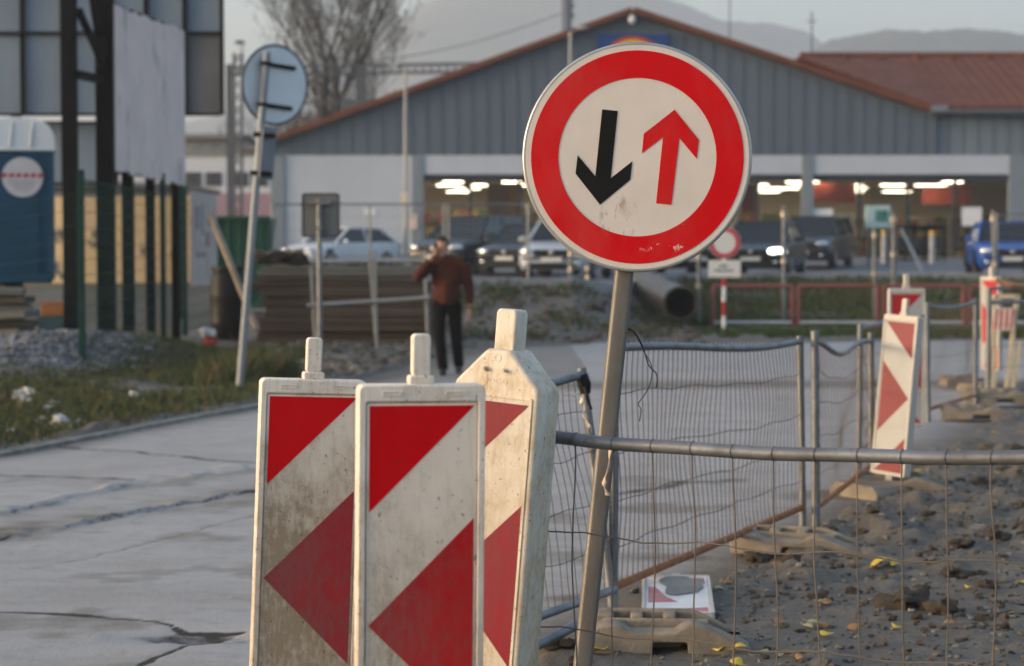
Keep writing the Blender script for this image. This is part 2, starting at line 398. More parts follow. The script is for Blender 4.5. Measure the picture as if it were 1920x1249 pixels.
grass = np.maximum(grass, (XX > 3.6) * sstep(37, 38.5, YY) * (1 - sstep(49, 52, YY)))
grass = np.maximum(grass, sstep(90, 120, YY)); grass = np.maximum(grass, sstep(-1, 1, 0 * XX) * (XX < -9) * (YY > 26))
gravel = np.clip(np.exp(-((XX + 6.4) / 1.3) ** 2 - ((YY - 26.0) / 3.0) ** 2) * 1.8 - .3, 0, 1)
grass = grass * (1 - gravel)
g = bulk('ground', np.stack([XX, YY, zz], -1).reshape(-1, 3), grid_faces(*sh), [ground_mat()], smooth=True,
         attrs={'grass': grass.ravel(), 'gravel': gravel.ravel(), 'wet': wet.ravel()})
struct(g)
# concrete road
xr = np.array(sorted(set(list(np.arange(-6.5, 3.2, .025)) + list(np.arange(3.2, 40, .25)) + list(np.arange(-14, -6.5, .25)))))
yr = np.array(sorted(set(list(np.arange(2, 7.2, .3)) + list(np.arange(7.2, 13, .03)) + grow(13, .03, 1.014, 37))))
RX, RY = np.meshgrid(xr, yr); sd = poly_sd(RX, RY, ROAD)
jx = RX + (fbm(RX, RY, 2.5, 4, 6) - .5) * .28; jy = RY + (fbm(RX, RY, 2.5, 4, 8) - .5) * .30
r1 = seg_dist(jx, jy, RUT1); r2 = seg_dist(jx, jy, RUT2)
def lineY(pts, x): return np.interp(x, [p[0] for p in pts], [p[1] for p in pts])
inrut = sstep(-.05, .1, lineY(RUT1, jx) - jy) * sstep(-.05, .1, jy - lineY(RUT2, jx)) * (RX < -.3)
pot = np.exp(-((RX - POT[0] - .03) / .30) ** 2 - ((RY - POT[1]) / .14) ** 2) * sstep(.3, .5, fbm(RX, RY, 4, 4, 17))
amp1 = sstep(.3, .6, fbm(RX, RY, 2.2, 3, 51)); amp2 = sstep(.25, .5, fbm(RX, RY, 1.8, 3, 61))
rz = (fbm(RX, RY, .5, 3, 70) - .5) * .03 + (fbm(RX, RY, 3, 4, 71) - .5) * .008
d1 = jy - lineY(RUT1, jx) + (fbm(RX, RY, 6, 3, 33) - .5) * .16; d2 = jy - lineY(RUT2, jx) + (fbm(RX, RY, 6, 3, 34) - .5) * .14
lump1 = .35 + 1.1 * fbm(RX, RY, 5, 3, 35); lump2 = .35 + 1.1 * fbm(RX, RY, 6, 3, 36)
leftm = sstep(.25, -.25, RX)
rz = rz + .024 * amp1 * lump1 * np.exp(-((d1 - .14) / .2) ** 2) * leftm
rz = rz + .022 * amp2 * lump2 * np.exp(-(np.maximum(d2, 0) / .28) ** 2) * sstep(-.06, .04, d2) * leftm
rz = rz - .006 * np.exp(-((d2 + .10) / .08) ** 2) * amp2 * leftm - .04 * pot + (fbm(RX, RY, 17, 3, 83) - .5) * .03 * leftm * (np.exp(-(d1 / .3) ** 2) + np.exp(-(d2 / .25) ** 2))
crack = np.zeros_like(RX)
for c, w in ((CRK1, .026), (CRK2, .04), (CRK3, .04), (CRK5, .024), (CRK6, .022)):
    crack = np.maximum(crack, (.55 if c is CRK6 else .9) * np.exp(-(seg_dist(RX + (fbm(RX, RY, 5, 3, 91) - .5) * .1, RY + (fbm(RX, RY, 5, 3, 92) - .5) * .12, c) / w) ** 2))
crack = np.maximum(crack, .6 * np.exp(-(seg_dist(jx, jy, CRK4) / .10) ** 2))
rz = rz - .006 * crack
crack = np.maximum(crack, .8 * np.exp(-((d2 + .02) / .035) ** 2) * amp2 * leftm * (.35 + .9 * fbm(RX, RY, 4, 3, 37))); crack = np.maximum(crack, .6 * np.exp(-((d1 + .10) / .06) ** 2) * amp1 * leftm)
crack = np.clip(np.maximum(crack, np.clip(pot * 1.1 * (.3 + fbm(RX, RY, 7, 3, 18)), 0, .6)), 0, 1)
dirt = np.clip(.14 * inrut + .28 * np.exp(-((d1 + .25) / .22) ** 2) * leftm * amp2 + .5 * sstep(.50, .72, fbm(RX, RY, 1.6, 5, 99)) * (RY < 14) + .8 * np.exp(-(sd / .35) ** 2) + .25 * np.exp(-(r2 / .3) ** 2) + .5 * sstep(21, 26, RY) * (RX < 1), 0, 1)
dirt = np.maximum(dirt, .75 * sstep(-.35, .0, sd) * (RX > -.2) * (RY < 16))
dirt = np.maximum(dirt, .7 * np.exp(-((RY - 23.2 - .1 * RX) / .9) ** 2))
keep = (sd < .12); kf = keep[:-1, :-1] | keep[1:, 1:]
r = bulk('road', np.stack([RX, RY, rz], -1).reshape(-1, 3), grid_faces(*RX.shape, kf), [concrete_mat('worn_concrete', (.315, .303, .295), (.245, .235, .228))], smooth=True,
         attrs={'dirt': dirt.ravel(), 'crack': crack.ravel()})
struct(r)
# car park
px_ = np.concatenate([np.arange(-4.5, 12, .35), np.arange(12, 60, 2)]); py_ = np.arange(38.5, 75.2, .35)
PX, PY = np.meshgrid(px_, py_); edge = 39.5 + 12.5 * sstep(1.6, 4.6, PX)
kk = PY > edge; kf = kk[:-1, :-1] & kk[1:, 1:] & kk[1:, :-1] & kk[:-1, 1:]
r = bulk('parking_lot', np.stack([PX, PY, height(PX, PY) + .09], -1).reshape(-1, 3), grid_faces(*PX.shape, kf), [concrete_mat('asphalt', (.13, .135, .15), (.11, .115, .125), (.12, .11, .10))], smooth=True,
         attrs={'dirt': np.zeros(PX.size), 'crack': np.zeros(PX.size)})
struct(r)
kb = MB()
for a, bb in zip(np.arange(-4.4, 20, .8), np.arange(-3.6, 20.8, .8)):
    ea = 39.5 + 12.5 * float(sstep(1.6, 4.6, np.array(a))); eb = 39.5 + 12.5 * float(sstep(1.6, 4.6, np.array(bb)))
    kb.bar((a, ea, hz(a, ea) + .1), (bb, eb, hz(bb, eb) + .1), .18, .26)
struct(kb.build('kerb', mk('kerb_stone', (.32, .32, .33), (.24, .24, .25), 3, .8)))

# road edge slab on the left verge
kb = MB()
pts = [G2(*p) for p in ((-150, 878), (0, 854), (120, 831), (240, 808), (360, 785), (480, 763), (560, 745))]
for p, q in zip(pts[:-1], pts[1:]): kb.bar((p[0], p[1], -.02), (q[0], q[1], -.02), .13, .10)
struct(kb.build('road_edging', mk('edging_stone', (.22, .215, .20), (.13, .12, .10), 7, .85, bump=.4, c3=(.06, .06, .035), sc3=4), bevel=.015))

# grass as tufts of blades
GM = [mk('grass_green', (.050, .085, .014), (.036, .062, .012), 3, .7), mk('grass_olive', (.070, .070, .020), (.052, .050, .018), 3, .7), mk('grass_dry', (.13, .095, .045), (.08, .055, .026), 3, .8)]
def blades(name, P, hgt, wid, lab, weights=(.5, .3, .2)):
    n = len(P); a = rng.uniform(0, 2 * np.pi, n); h = hgt * rng.uniform(.4, 1.25, n); w = wid * rng.uniform(.6, 1.3, n)
    ln = h * rng.uniform(.1, .8, n); b = rng.uniform(0, 2 * np.pi, n)
    dx, dy = np.cos(a) * w / 2, np.sin(a) * w / 2; Z0 = np.zeros(n)
    tip = P + np.stack([np.cos(b) * ln, np.sin(b) * ln, h], 1)
    mid = P + np.stack([np.cos(b) * ln * .35, np.sin(b) * ln * .35, h * .6], 1)
    d = np.stack([dx, dy, Z0], 1)
    V = np.stack([P - d, P + d, mid + d * .7, mid - d * .7, tip + d * .08, tip - d * .08], 1).reshape(-1, 3)
    o = np.arange(n)[:, None] * 6
    Fc = np.concatenate([o + np.array([0, 1, 2, 3]), o + np.array([3, 2, 4, 5])])
    mi = rng.choice(3, n, p=weights)
    ob = bulk(name, V, Fc, GM, np.concatenate([mi, mi])); stuff(tag(ob, lab, 'grass')); return ob
def scatter(n, x0, x1, y0, y1, f):
    x = rng.uniform(x0, x1, n); y = rng.uniform(y0, y1, n); k = rng.uniform(0, 1, n) < f(x, y); x, y = x[k], y[k]
    return x, y
x, y = scatter(110000, -9, -1.2, 14, 31, lambda x, y: sstep(.02, .35, poly_sd(x, y, ROAD)) * sstep(.36, .55, fbm(x, y, 1.1, 4, 2) + .12) * (1 - np.clip(np.exp(-((x + 6.4) / 1.3) ** 2 - ((y - 26.0) / 3.0) ** 2) * 2.2 - .3, 0, 1)) * (poly_sd(x, y, ROAD) > .03) * sstep(-.100, -.122, x / y) * np.exp(-np.maximum(0, -x - y * .28) * 2) )
blades('grass_verge', np.stack([x, y, gz_(x, y)], 1), .075, .014, 'patchy short green and brown grass along the left road edge', (.42, .34, .24))
x, y = scatter(26000, 3.2, 15, 40.6, 52, lambda x, y: sstep(.36, .6, fbm(x, y, .5, 3, 14)) + .12)
blades('grass_bank', np.stack([x, y, height(x, y) + .0], 1), .20, .035, 'rough green grass on the bank below the car park', (.44, .30, .26))
x, y = scatter(16000, 3.2, 14.5, 34.6, 37.4, lambda x, y: sstep(.0, .4, y - 34.8 - .4 * fbm(x, y, 1, 2, 3)) * sstep(3.3, 3.9, x))
blades('hedge_strip', np.stack([x, y, height(x, y)], 1), .15, .035, 'low dark green strip of growth along the far road edge', (.8, .15, .05))
x, y = scatter(5200, -3, 3.2, 34, 41, lambda x, y: sstep(.52, .62, fbm(x, y, .7, 3, 77)))
blades('weeds', np.stack([x, y, height(x, y) + .05], 1), .16, .03, 'sparse weeds on the earth bank by the car park edge', (.5, .25, .25))
# weeds at the foot of the leaning sign pole
x, y = scatter(6000, -3.7, -2.6, 22.3, 27.5, lambda x, y: sstep(.4, .6, fbm(x, y, 1.3, 3, 4)) * (poly_sd(x, y, ROAD) > .1))
blades('tall_weeds', np.stack([x, y, height(x, y)], 1), .34, .02, 'taller tangled weeds around the foot of the leaning grey pole', (.34, .32, .34))

# stones and clods
def rock(seed, nu=9, nv=6, flat=.6, rough=.5):
    mb = MB(); mb.ball((0, 0, 0), (1, 1, flat), 0, nu, nv)
    out = []
    for v in mb.v:
        v = Vector(v); k = 1 + rough * (mnoise.noise(v * 1.6 + Vector((seed * 9.1, 0, 0))) + .5 * mnoise.noise(v * 3.7 + Vector((0, seed * 5.3, 0))))
        out.append(v * k)
    mb.v = [tuple(v) for v in out]; return mb
SM = [mk('stone_grey', (.150, .132, .112), (.09, .08, .068), 4, .9, bump=.4), mk('stone_pale', (.24, .22, .195), (.15, .138, .12), 5, .85, bump=.4), mk('mud', (.085, .066, .048), (.052, .040, .029), 9, .9, bump=.8, bsc=25)]
def pebbles(name, x, y, smin, smax, mats, lab, cat, pw=2.2, lift=.3, flat=.55, w=None, rough=.75):
    bases = [rock(i, 6, 4, flat, rough) for i in range(6)]; V = []; Fq = []; mi = []; off = 0
    BV = [np.array(b.v) for b in bases]; BF = np.array(bases[0].f)
    z = gz_(x, y); n = len(x); s = smin + (smax - smin) * rng.uniform(0, 1, n) ** pw; a = rng.uniform(0, 6.28, n)
    mm = rng.choice(len(mats), n, p=w)
    for i in range(n):
        b = BV[i % 6]; c, sn = math.cos(a[i]), math.sin(a[i])
        p = np.stack([b[:, 0] * c - b[:, 1] * sn * .8, b[:, 0] * sn + b[:, 1] * c * .8, b[:, 2]], 1) * s[i] + (x[i], y[i], z[i] + s[i] * lift)
        V.append(p); Fq.append(BF + off); mi.append(np.full(len(BF), mm[i])); off += len(b)
    ob = bulk(name, np.concatenate(V), np.concatenate(Fq), mats, np.concatenate(mi), smooth=False); stuff(tag(ob, lab, cat)); return ob
mudf = lambda x, y: (poly_sd(x, y, ROAD) > .05) * 1.0
x, y = scatter(9000, .2, 5.2, 7.2, 15, mudf)
pebbles('gravel', x, y, .004, .020, SM, 'fine loose stones pressed into the mud beside the road', 'gravel', 2.8, .28, w=(.55, .17, .28))
x, y = scatter(1700, .5, 6, 9.6, 16, lambda x, y: mudf(x, y) * sstep(.25, 1.3, poly_sd(x, y, ROAD)) * sstep(9.6, 11.5, y))
pebbles('rubble', x, y, .015, .07, SM, 'mixed rubble and clods covering the mud further back', 'rubble', 3, .18, w=(.3, .06, .64))
x, y = scatter(7500, -8, -4.2, 22.5, 31, lambda x, y: np.clip(np.exp(-((x + 6.3) / 1.25) ** 2 - ((y - 26.2) / 2.7) ** 2) * 2 - .3, 0, 1))
pebbles('gravel_heap', x, y, .02, .06, [mk('grit_blue', (.15, .155, .17), (.10, .102, .115), 5, .85), mk('grit_pale', (.24, .245, .26), (.17, .17, .18), 5, .85)], 'heap of grey crushed stone at the foot of the billboard', 'gravel', 2, .4)
x, y = scatter(1700, -3.9, 3.4, 33.3, 41, lambda x, y: .75 * sstep(33.2, 34.5, y) + .2)
pebbles('bank_rubble', x, y, .02, .13, SM, 'broken stone and earth lumps on the slope in front of the cars', 'rubble', 4, .15, w=(.22, .05, .73))
x, y = scatter(1500, -3.6, -.6, 24.5, 33, lambda x, y: (poly_sd(x, y, ROAD) > .1) * .8)
pebbles('road_side_rubble', x, y, .02, .10, SM, 'grey rubble lying between the verge and the plank stack', 'rubble', 4, .3, w=(.5, .25, .25))
x, y = scatter(3600, .3, 5.2, 7.2, 14, lambda x, y: mudf(x, y) * sstep(.40, .62, fbm(x, y, 2.2, 3, 55)))
pebbles('mud_crumbs', x, y, .006, .026, [SM[2], mk('dry_mud', (.115, .098, .08), (.08, .068, .055), 9, .95)], 'crumbled lumps of earth strewn over the trodden mud', 'earth', 2.2, .3, w=(.55, .45))
# single clods, stones, leaves
protos = [rock(20 + i, 20, 12, .5, .75).build('mud_clod', SM[2], smooth=50) for i in range(2)]
def place_small(protos, spots, labf, group, cat, sz, zoff=.3, tilt=0):
    for i, (px, py, s) in enumerate(spots):
        o = protos[i % len(protos)] if i < len(protos) else protos[i % len(protos)].copy()
        if i >= len(protos): COL.objects.link(o)
        p = gp(px, py); p = gp(px, py, gzf(p.x, p.y)); p.z = gzf(p.x, p.y)
        k = sz * s; o.location = p + Vector((0, 0, k * zoff)); o.scale = (k * random.uniform(.9, 1.3), k * random.uniform(.7, 1.1), k * random.uniform(.8, 1.1))
        o.rotation_euler = (random.uniform(-tilt, tilt), random.uniform(-tilt, tilt), random.uniform(0, 6.28))
        tag(o, labf(i), cat, group)
CL = [(1695, 1135, 1.5), (1765, 1148, 1.0), (1740, 1145, .7), (1790, 1085, .8), (1730, 1100, .5), (1850, 1105, .7), (1418, 1052, .9), (1480, 1058, .8), (1045, 1222, .8), (1835, 1070, .6), (1720, 1165, .4), (1880, 1180, .4), (1800, 1025, .9), (1600, 1112, .5), (1845, 1160, .5), (1870, 1020, .8), (1500, 1185, .3), (1085, 1235, .5), (1530, 1100, .4), (1620, 1005, .6), (1740, 955, .6), (1560, 985, .55)]
place_small(protos, CL, lambda i: 'lump of dark brown mud thrown up on the wet ground right of the sign', 'clods of mud on the wet ground', 'mud clod', .07)
sp = [rock(40 + i, 8, 6, .55, .6).build('stone', SM[i % 2], smooth=25) for i in range(3)]
ST = [(1470, 1100, .9), (1640, 1030, 1.0), (1655, 1145, .5), (1505, 1115, .6), (1535, 1008, .5), (1330, 1140, .4), (1190, 1110, .9), (1560, 1175, .5), (1590, 1080, .6), (1750, 1060, .7), (1690, 1010, .6), (1820, 970, .8), (1870, 950, .8), (1780, 930, .8), (1850, 905, .8), (1720, 985, .7), (1545, 1230, .45), (1780, 1225, .4), (1610, 1150, .4), (1455, 1175, .35), (1890, 1060, .6), (1760, 900, .7), (1900, 900, .9), (1420, 1110, .4), (1060, 1205, .5)]
place_small(sp, ST, lambda i: 'small pale stone lying loose on the mud behind the front fence', 'loose stones on the mud', 'stone', .028, .22, .4)
def leaf_mesh(nm, mat):
    mb = MB(); n = 7
    for i in range(n + 1):
        t = i / n; w = .5 * math.sin(math.pi * min(1, t * .92 + .06)) ** .8; c = .16 * math.sin(t * 3.0)
        mb.v += [(-w, t * 1.6 - .8, c + .22 * w), (0, t * 1.6 - .8, c), (w, t * 1.6 - .8, c + .30 * w)]
    for i in range(n):
        for k in (0, 1): a = i * 3 + k; mb.f.append((a, a + 1, a + 4, a + 3)); mb.m.append(0)
    mb.tube([(0, -.75, .03), (.03, -1.1, .08), (.02, -1.35, .12)], .03, 5)
    o = mb.build(nm, mat, smooth=60, recalc=False); s = o.modifiers.new('thickness', 'SOLIDIFY'); s.thickness = .02; return o
LY = leaf_mesh('yellow_leaf', mk('leaf_yellow', (.62, .42, .035), (.48, .36, .06), 3, .6)); LB = leaf_mesh('brown_leaf', mk('leaf_brown', (.20, .10, .045), (.28, .17, .08), 3, .7)); LG = leaf_mesh('pale_leaf', mk('leaf_pale', (.42, .38, .16), (.36, .30, .15), 3, .7))
yl = [(1550, 1196, 1.1), (1350, 1233, 1.3), (1385, 1236, 1.2), (1652, 1066, 1.6), (1675, 1065, 1.2), (1120, 1222, 1.4), (1380, 1245, 1.0), (1722, 887, 1.2), (1815, 870, 1.2), (1800, 855, 1.0), (1765, 865, 1.0), (1870, 893, 1.2), (1330, 1132, .9), (1680, 1178, .9), (1640, 925, .9), (1866, 815, 1.2), (1845, 840, 1.2), (1740, 890, 1.0), (1815, 1105, .8), (1915, 1088, .9)]
bl = [(1465, 1176, 1.2), (1600, 1180, .9), (1545, 1178, .8), (1480, 1238, 1.1), (1655, 1210, 1.0), (1455, 1070, 1.3), (1440, 1072, 1.0), (1690, 1005, 1.0), (1870, 1150, .9), (1640, 1058, .8), (1780, 1178, .9), (1500, 1240, .8), (1552, 1140, .9), (1900, 1000, 1.0), (1700, 1225, .8), (1600, 1045, .7), (1745, 1028, .8), (1365, 1100, .7)]
gl = [(1530, 1176, 1.1), (1430, 1228, 1.0), (1515, 1178, .9), (1350, 1118, .8), (1460, 1236, .9), (1535, 1138, .8), (1900, 1165, 1.0), (1420, 1241, .9)]
place_small([LY], yl, lambda i: 'fallen yellow leaf lying on the wet mud near the fence', 'yellow leaves on the mud', 'leaf', .043, .30, .35)
place_small([LB], bl, lambda i: 'curled brown fallen leaf lying on the mud near the fence', 'brown leaves on the mud', 'leaf', .043, .30, .5)
place_small([LG], gl, lambda i: 'pale green-yellow fallen leaf lying on the wet mud', 'pale leaves on the mud', 'leaf', .043, .30, .3)
# litter in the verge
LT = mk('crumpled_paper', (.50, .49, .47), (.34, .33, .31), 6, .7, bump=.4, bsc=14)
def crumple(seed): 
    mb = rock(seed, 14, 9, .55, .9); return mb
lp = [crumple(60 + i).build('litter', LT, smooth=20) for i in range(3)]
place_small(lp, [(42, 755, 1.6), (48, 762, 1.1), (118, 800, 1.4), (88, 770, 1.0), (20, 808, .8), (64, 748, 1.5), (75, 797, 1.2), (150, 792, .8), (255, 690, 1.2), (30, 752, 1.0), (100, 760, .9)], lambda i: 'scrap of crumpled white paper lying in the grass verge', 'white litter in the grass verge', 'litter', .055, .4, .6)

# ================================================================== ROUND SIGN
TH = 5.9; YS = 6.15
C = at(1193, 296.5, YS); th = R(TH)
L = C.z / math.cos(th)
sign = thing('traffic_sign', 'large round sign with black down arrow and red up arrow on a leaning post', 'traffic sign',
             loc=(C.x - L * math.sin(th), YS, 0), roll=TH)
RS = 211.0 / 607.0
def zp(pts):
    out = []
    for x, y in pts:
        dx, dz = (x - 607) / 558 * RS, -(y - 610) / 558 * RS
        out.append((dx * math.cos(th) - dz * math.sin(th), L + dx * math.sin(th) + dz * math.cos(th)))
    return out
def disc_off(r, n=96): return [(a, L + b) for a, b in circ(r, n)]
scuff_white = None
def sign_paint(name, c, worn=False):
    m, nt, b, co = base_mat(name)
    n = noise_(nt, co, 7, 7); col = mixc(nt, ramp(nt, n, .3, .7), c, tuple(x * .90 for x in c)); dst = noise_(nt, co, 2.6, 9, (1, 1, .5), .7, (2, 2, 9)); col = mixc(nt, math_(nt, 'MULTIPLY', ramp(nt, dst, .48, .72), .16), col, (.34, .29, .24))
    sp = noise_(nt, co, 55, 3, (1, 1, 1), .6, (3, 1, 8)); col = mixc(nt, math_(nt, 'MULTIPLY', ramp(nt, sp, .745, .765), .5), col, (.10, .08, .07))
    def zone(cx, cz, r):
        d = node(nt, 'ShaderNodeVectorMath', operation='DISTANCE'); nt.links.new(co, d.inputs[0]); d.inputs[1].default_value = (cx, -.05, cz)
        return ramp(nt, d.outputs['Value'], r * .5, r, (1, 1, 1, 1), (0, 0, 0, 1))
    sc1 = noise_(nt, co, 30, 6, (1.6, 1, .55), .7, (1, 0, 4))
    z1 = zone(-.035, L - .185, .075); z2 = zone(.135, L - .235, .12)
    col = mixc(nt, math_(nt, 'MULTIPLY', math_(nt, 'MULTIPLY', z1, ramp(nt, sc1, .53, .57)), .9 if worn else .3), col, (.25, .23, .25) if worn else (.62, .35, .33))
    if worn: col = mixc(nt, math_(nt, 'MULTIPLY', zone(-.02, L - .16, .03), ramp(nt, sc1, .42, .6)), col, (.48, .36, .26))
    sc2 = noise_(nt, co, 22, 5, (1, 1, 1), .7, (8, 0, 2))
    if not worn: col = mixc(nt, math_(nt, 'MULTIPLY', z2, ramp(nt, sc2, .635, .65)), col, (.75, .5, .48))
    nt.links.new(col, b.inputs['Base Color']); b.inputs['Roughness'].default_value = .38; b.inputs['Specular IOR Level'].default_value = .18
    add_bump(nt, b, noise_(nt, co, 140, 2), .03, .001)
    return m
mb = MB(); mb.prism(disc_off(RS - .004), -.052, -.047)
plate = mb.build('sign_plate', MT['alu'], sign, smooth=30)
mb = MB(); P = [(math.cos(2 * math.pi * i / 96), math.sin(2 * math.pi * i / 96)) for i in range(97)]
mb.tube([(a * (RS - .003), -.046, L + b * (RS - .003)) for a, b in P], .0068, 8, caps=False)
mb.build('rim', mk('sign_rim', (.50, .49, .47), (.38, .37, .36), 7, .35, .6), sign, smooth=60)
WP = sign_paint('sign_face_white', (.72, .635, .575), True)
mb = MB(); mb.prism(disc_off(RS * .982), -.0545, -.0522); face = mb.build('sign_face', WP, sign, smooth=30)
RP = sign_paint('sign_face_red', (.62, .001, .004))
mb = MB(); mb.ring(disc_off(RS * .934), disc_off(RS * .694), -.0560, -.0546); mb.build('red_ring', RP, face, smooth=30)
blk = zp([(434, 376), (510, 384), (477, 712), (582, 630), (572, 720), (424, 842), (304, 690), (314, 600), (401, 703)])
red = zp([(788, 378), (908, 525), (898, 618), (813, 517), (774, 843), (699, 835), (732, 512), (629, 590), (638, 495)])
MB().prism(blk, -.0560, -.0546).build('black_arrow', mk('arrow_black', (.012, .012, .012), (.009, .009, .009), 8, .5, spec=.12), face)
MB().prism(red, -.0560, -.0546).build('red_arrow', RP, face)
mb = MB(); mb.prism(rrect(.057, -.0285, .0285, .013, 5), -.15, L + .30, T=Matrix.Rotation(R(90), 4, 'X') @ Matrix.Scale(-1, 4, (0, 1, 0)))
# post: rounded square tube
mb = MB(); q = rrect(.057, -.0285, .0285, .012, 5); n = len(q)
mb.add([(x, z, h) for h in (-.2, L + .30) for x, z in q], [(i, (i + 1) % n, n + (i + 1) % n, n + i) for i in range(n)] + [tuple(range(n - 1, -1, -1)), tuple(range(n, 2 * n))])
mb.build('post', MT['galv_pole'], sign, smooth=50)
for dz in (-.2, .2):
    mb = MB(); mb.box((0, -.035, L + dz), (.36, .016, .035)); mb.box((0, .03, L + dz), (.085, .004, .03)); mb.build('clamp', MT['alu'], sign, bevel=.002)
# limp black wire looped through the post
w = thing('loose_wire', 'thin black wire dangling from a hole in the leaning sign post', 'wire', loc=at(1168, 618, 6.2))
def wpath(pts, Y): return [at(x, y, Y + (k % 2) * .01) for k, (x, y) in enumerate(pts)]
def smoothp(P, n=6):
    out = []; P = [Vector(p) for p in P]
    for i in range(len(P) - 1):
        p0, p1, p2, p3 = P[max(i - 1, 0)], P[i], P[i + 1], P[min(i + 2, len(P) - 1)]
        for j in range(n):
            t = j / n
            out.append(.5 * ((2 * p1) + (p2 - p0) * t + (2 * p0 - 5 * p1 + 4 * p2 - p3) * t * t + (3 * p1 - p0 - 3 * p2 + p3) * t ** 3))
    return out + [P[-1]]
mb = MB()
mb.tube(smoothp(wpath([(1160, 616), (1176, 615), (1192, 626), (1206, 652), (1216, 684), (1230, 700), (1232, 716), (1230, 727)], 6.15)), .0019, 6)
mb.tube(smoothp(wpath([(1160, 619), (1176, 617), (1193, 630), (1208, 660), (1222, 688), (1220, 716), (1210, 738), (1197, 757), (1202, 768), (1199, 790)], 6.13)), .0015, 6)
mb.build('strand', MT['wire_black'], w, world=True, smooth=60)
# torn tape on the post
w = thing('tape_scrap', 'curled scrap of pale torn tape clinging to the sign post under the front rail', 'tape', loc=at(1140, 880, 5.95))
TAPE = mk('torn_tape', (.60, .44, .32), (.42, .28, .18), 14, .5, bump=.5, bsc=30)
def ribbon(path, wd, thick=.003):
    mb = MB(); P = smoothp(path, 5); n = len(P)
    for i, p in enumerate(P):
        a = math.sin(i * .55) * 1.1; d = Vector((math.cos(a), math.sin(a), .1)) * wd * (.5 + .35 * math.sin(i * .9 + 1))
        mb.v += [tuple(p - d), tuple(p + d)]
    for i in range(n - 1): mb.f.append((2 * i, 2 * i + 1, 2 * i + 3, 2 * i + 2)); mb.m.append(0)
    return mb
def ribbon_obj(path, wd, name, mat, par):
    o = ribbon(path, wd).build(name, mat, par, world=True, smooth=80, recalc=False); s = o.modifiers.new('thickness', 'SOLIDIFY'); s.thickness = .0015; return o
ribbon_obj([at(x, y, 5.98 - .02 * k) for k, (x, y) in enumerate([(1138, 824), (1145, 836), (1143, 856), (1141, 878), (1134, 898), (1134, 916), (1141, 930)])], .010, 'strip', TAPE, w)

# ================================================================== BEACON BOARDS
TB = Matrix.Identity(4)
def make_board(label, foil, redm, body, m, mirror=1, base=True, polys=None, w=.28, H=1.03, zb=.275, t=.05):
    th_ = thing('beacon_board', label, 'beacon board', mat=m, group=None)
    z0, z1 = zb, zb + H; f = -t / 2
    mb = MB(); mb.prism(rrect(w, z0, z1, .014, 6), f + .003, t / 2)
    outer = rrect(w, z0, z1, .014, 6); inner = rrect(w - .032, z0 + .016, z1 - .038, .006, 6)
    mb.ring(outer, inner, f - .006, f + .0028)
    fr = mb.build('frame', body, th_, smooth=40, bevel=.004, seg=3)
    for sx in (-.068, .072):
        for zc in (z1 - .019,):
            sl = MB(); sl.ring([(sx + a, zc + b) for a, b in ((.022, .005), (-.022, .005), (-.022, -.005), (.022, -.005))], [(sx + a, zc + b) for a, b in ((.018, .002), (-.018, .002), (-.018, -.002), (.018, -.002))], f - .0085, f - .0055)
            sl.build('grip_slot', body, fr)
    hb = MB(); hb.prism(rrect(.056, z1 - .002, z1 + .019, .006, 4), -.019, .019); hb.prism(rrect(.041, z1 + .016, z1 + .110, .010, 5), -.015, .015)
    hb.build('handle', body, th_, smooth=45, bevel=.004, seg=3)
    fw = (w - .036) / 2
    foilp = MB().prism(rrect(2 * fw, z0 + .019, z1 - .041, .005, 4), f - .0015, f + .0026).build('reflective_panel', foil, th_)
    hw = fw - .006; zt = z1 - .046; zbm = z0 + .023; mid = (zt + zbm) / 2; hh = 2 * hw
    for k, poly in enumerate(([(-hw, zt), (hw, zt), (-hw, zt - hh)], [(-hw, mid), (hw, mid + hh), (hw, mid - hh)], [(-hw, zbm), (hw, zbm), (-hw, zbm + hh)]) if polys is None else polys):
        MB().prism([(x * mirror, z) for x, z in poly], f - .0026, f - .0016).build('red_chevron', redm[0 if k == 0 else 1] if isinstance(redm, tuple) else redm, foilp)
    if base:
        bb = MB(); bb.prism([(-.20, 0), (-.20, .05), (-.15, .10), (.15, .10), (.20, .05), (.20, 0)], -.36, .36)
        bb.build('foot', MT['concrete_foot'], th_, bevel=.01)
        MB().box((0, 0, zb / 2 + .04), (.055, .04, zb - .07)).build('stem', body, th_, bevel=.004)
    return th_
b2c = at(788, 720, 4.356)
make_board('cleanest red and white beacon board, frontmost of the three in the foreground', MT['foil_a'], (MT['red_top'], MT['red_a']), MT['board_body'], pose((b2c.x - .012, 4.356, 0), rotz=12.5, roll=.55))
b1c = at(587, 708, 5.27)
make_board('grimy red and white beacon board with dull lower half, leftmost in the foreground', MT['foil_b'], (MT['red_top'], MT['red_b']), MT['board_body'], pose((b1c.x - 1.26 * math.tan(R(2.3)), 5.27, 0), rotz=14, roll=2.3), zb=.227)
# third board: thick hollow body with sloping shoulders
t3 = thing('beacon_board', 'thick stained beacon board with sloping shoulders and tall square handle', 'beacon board',
           mat=pose((at(951, 720, 5.2).x - 1.25 * math.tan(R(4.4)), 5.24, 0), rotz=-31, roll=4.4))
W3, T3 = .262, .115; f3 = -T3 / 2
mb = MB(); out3 = [(-W3 / 2, .2), (W3 / 2, .2), (W3 / 2, 1.232), (W3 / 2 - .006, 1.25), (.036, 1.340), (-.036, 1.340), (-W3 / 2 + .006, 1.25), (-W3 / 2, 1.232)]
mb.prism(out3, f3, T3 / 2); body3 = mb.build('body', MT['board_old'], t3, smooth=35, bevel=.010, seg=3)
mb = MB(); mb.ring(rrect(W3 - .03, .24, 1.222, .008, 4), rrect(W3 - .044, .247, 1.215, .006, 4), f3 - .004, f3 + .001); mb.build('raised_rim', MT['board_old'], body3, bevel=.001)
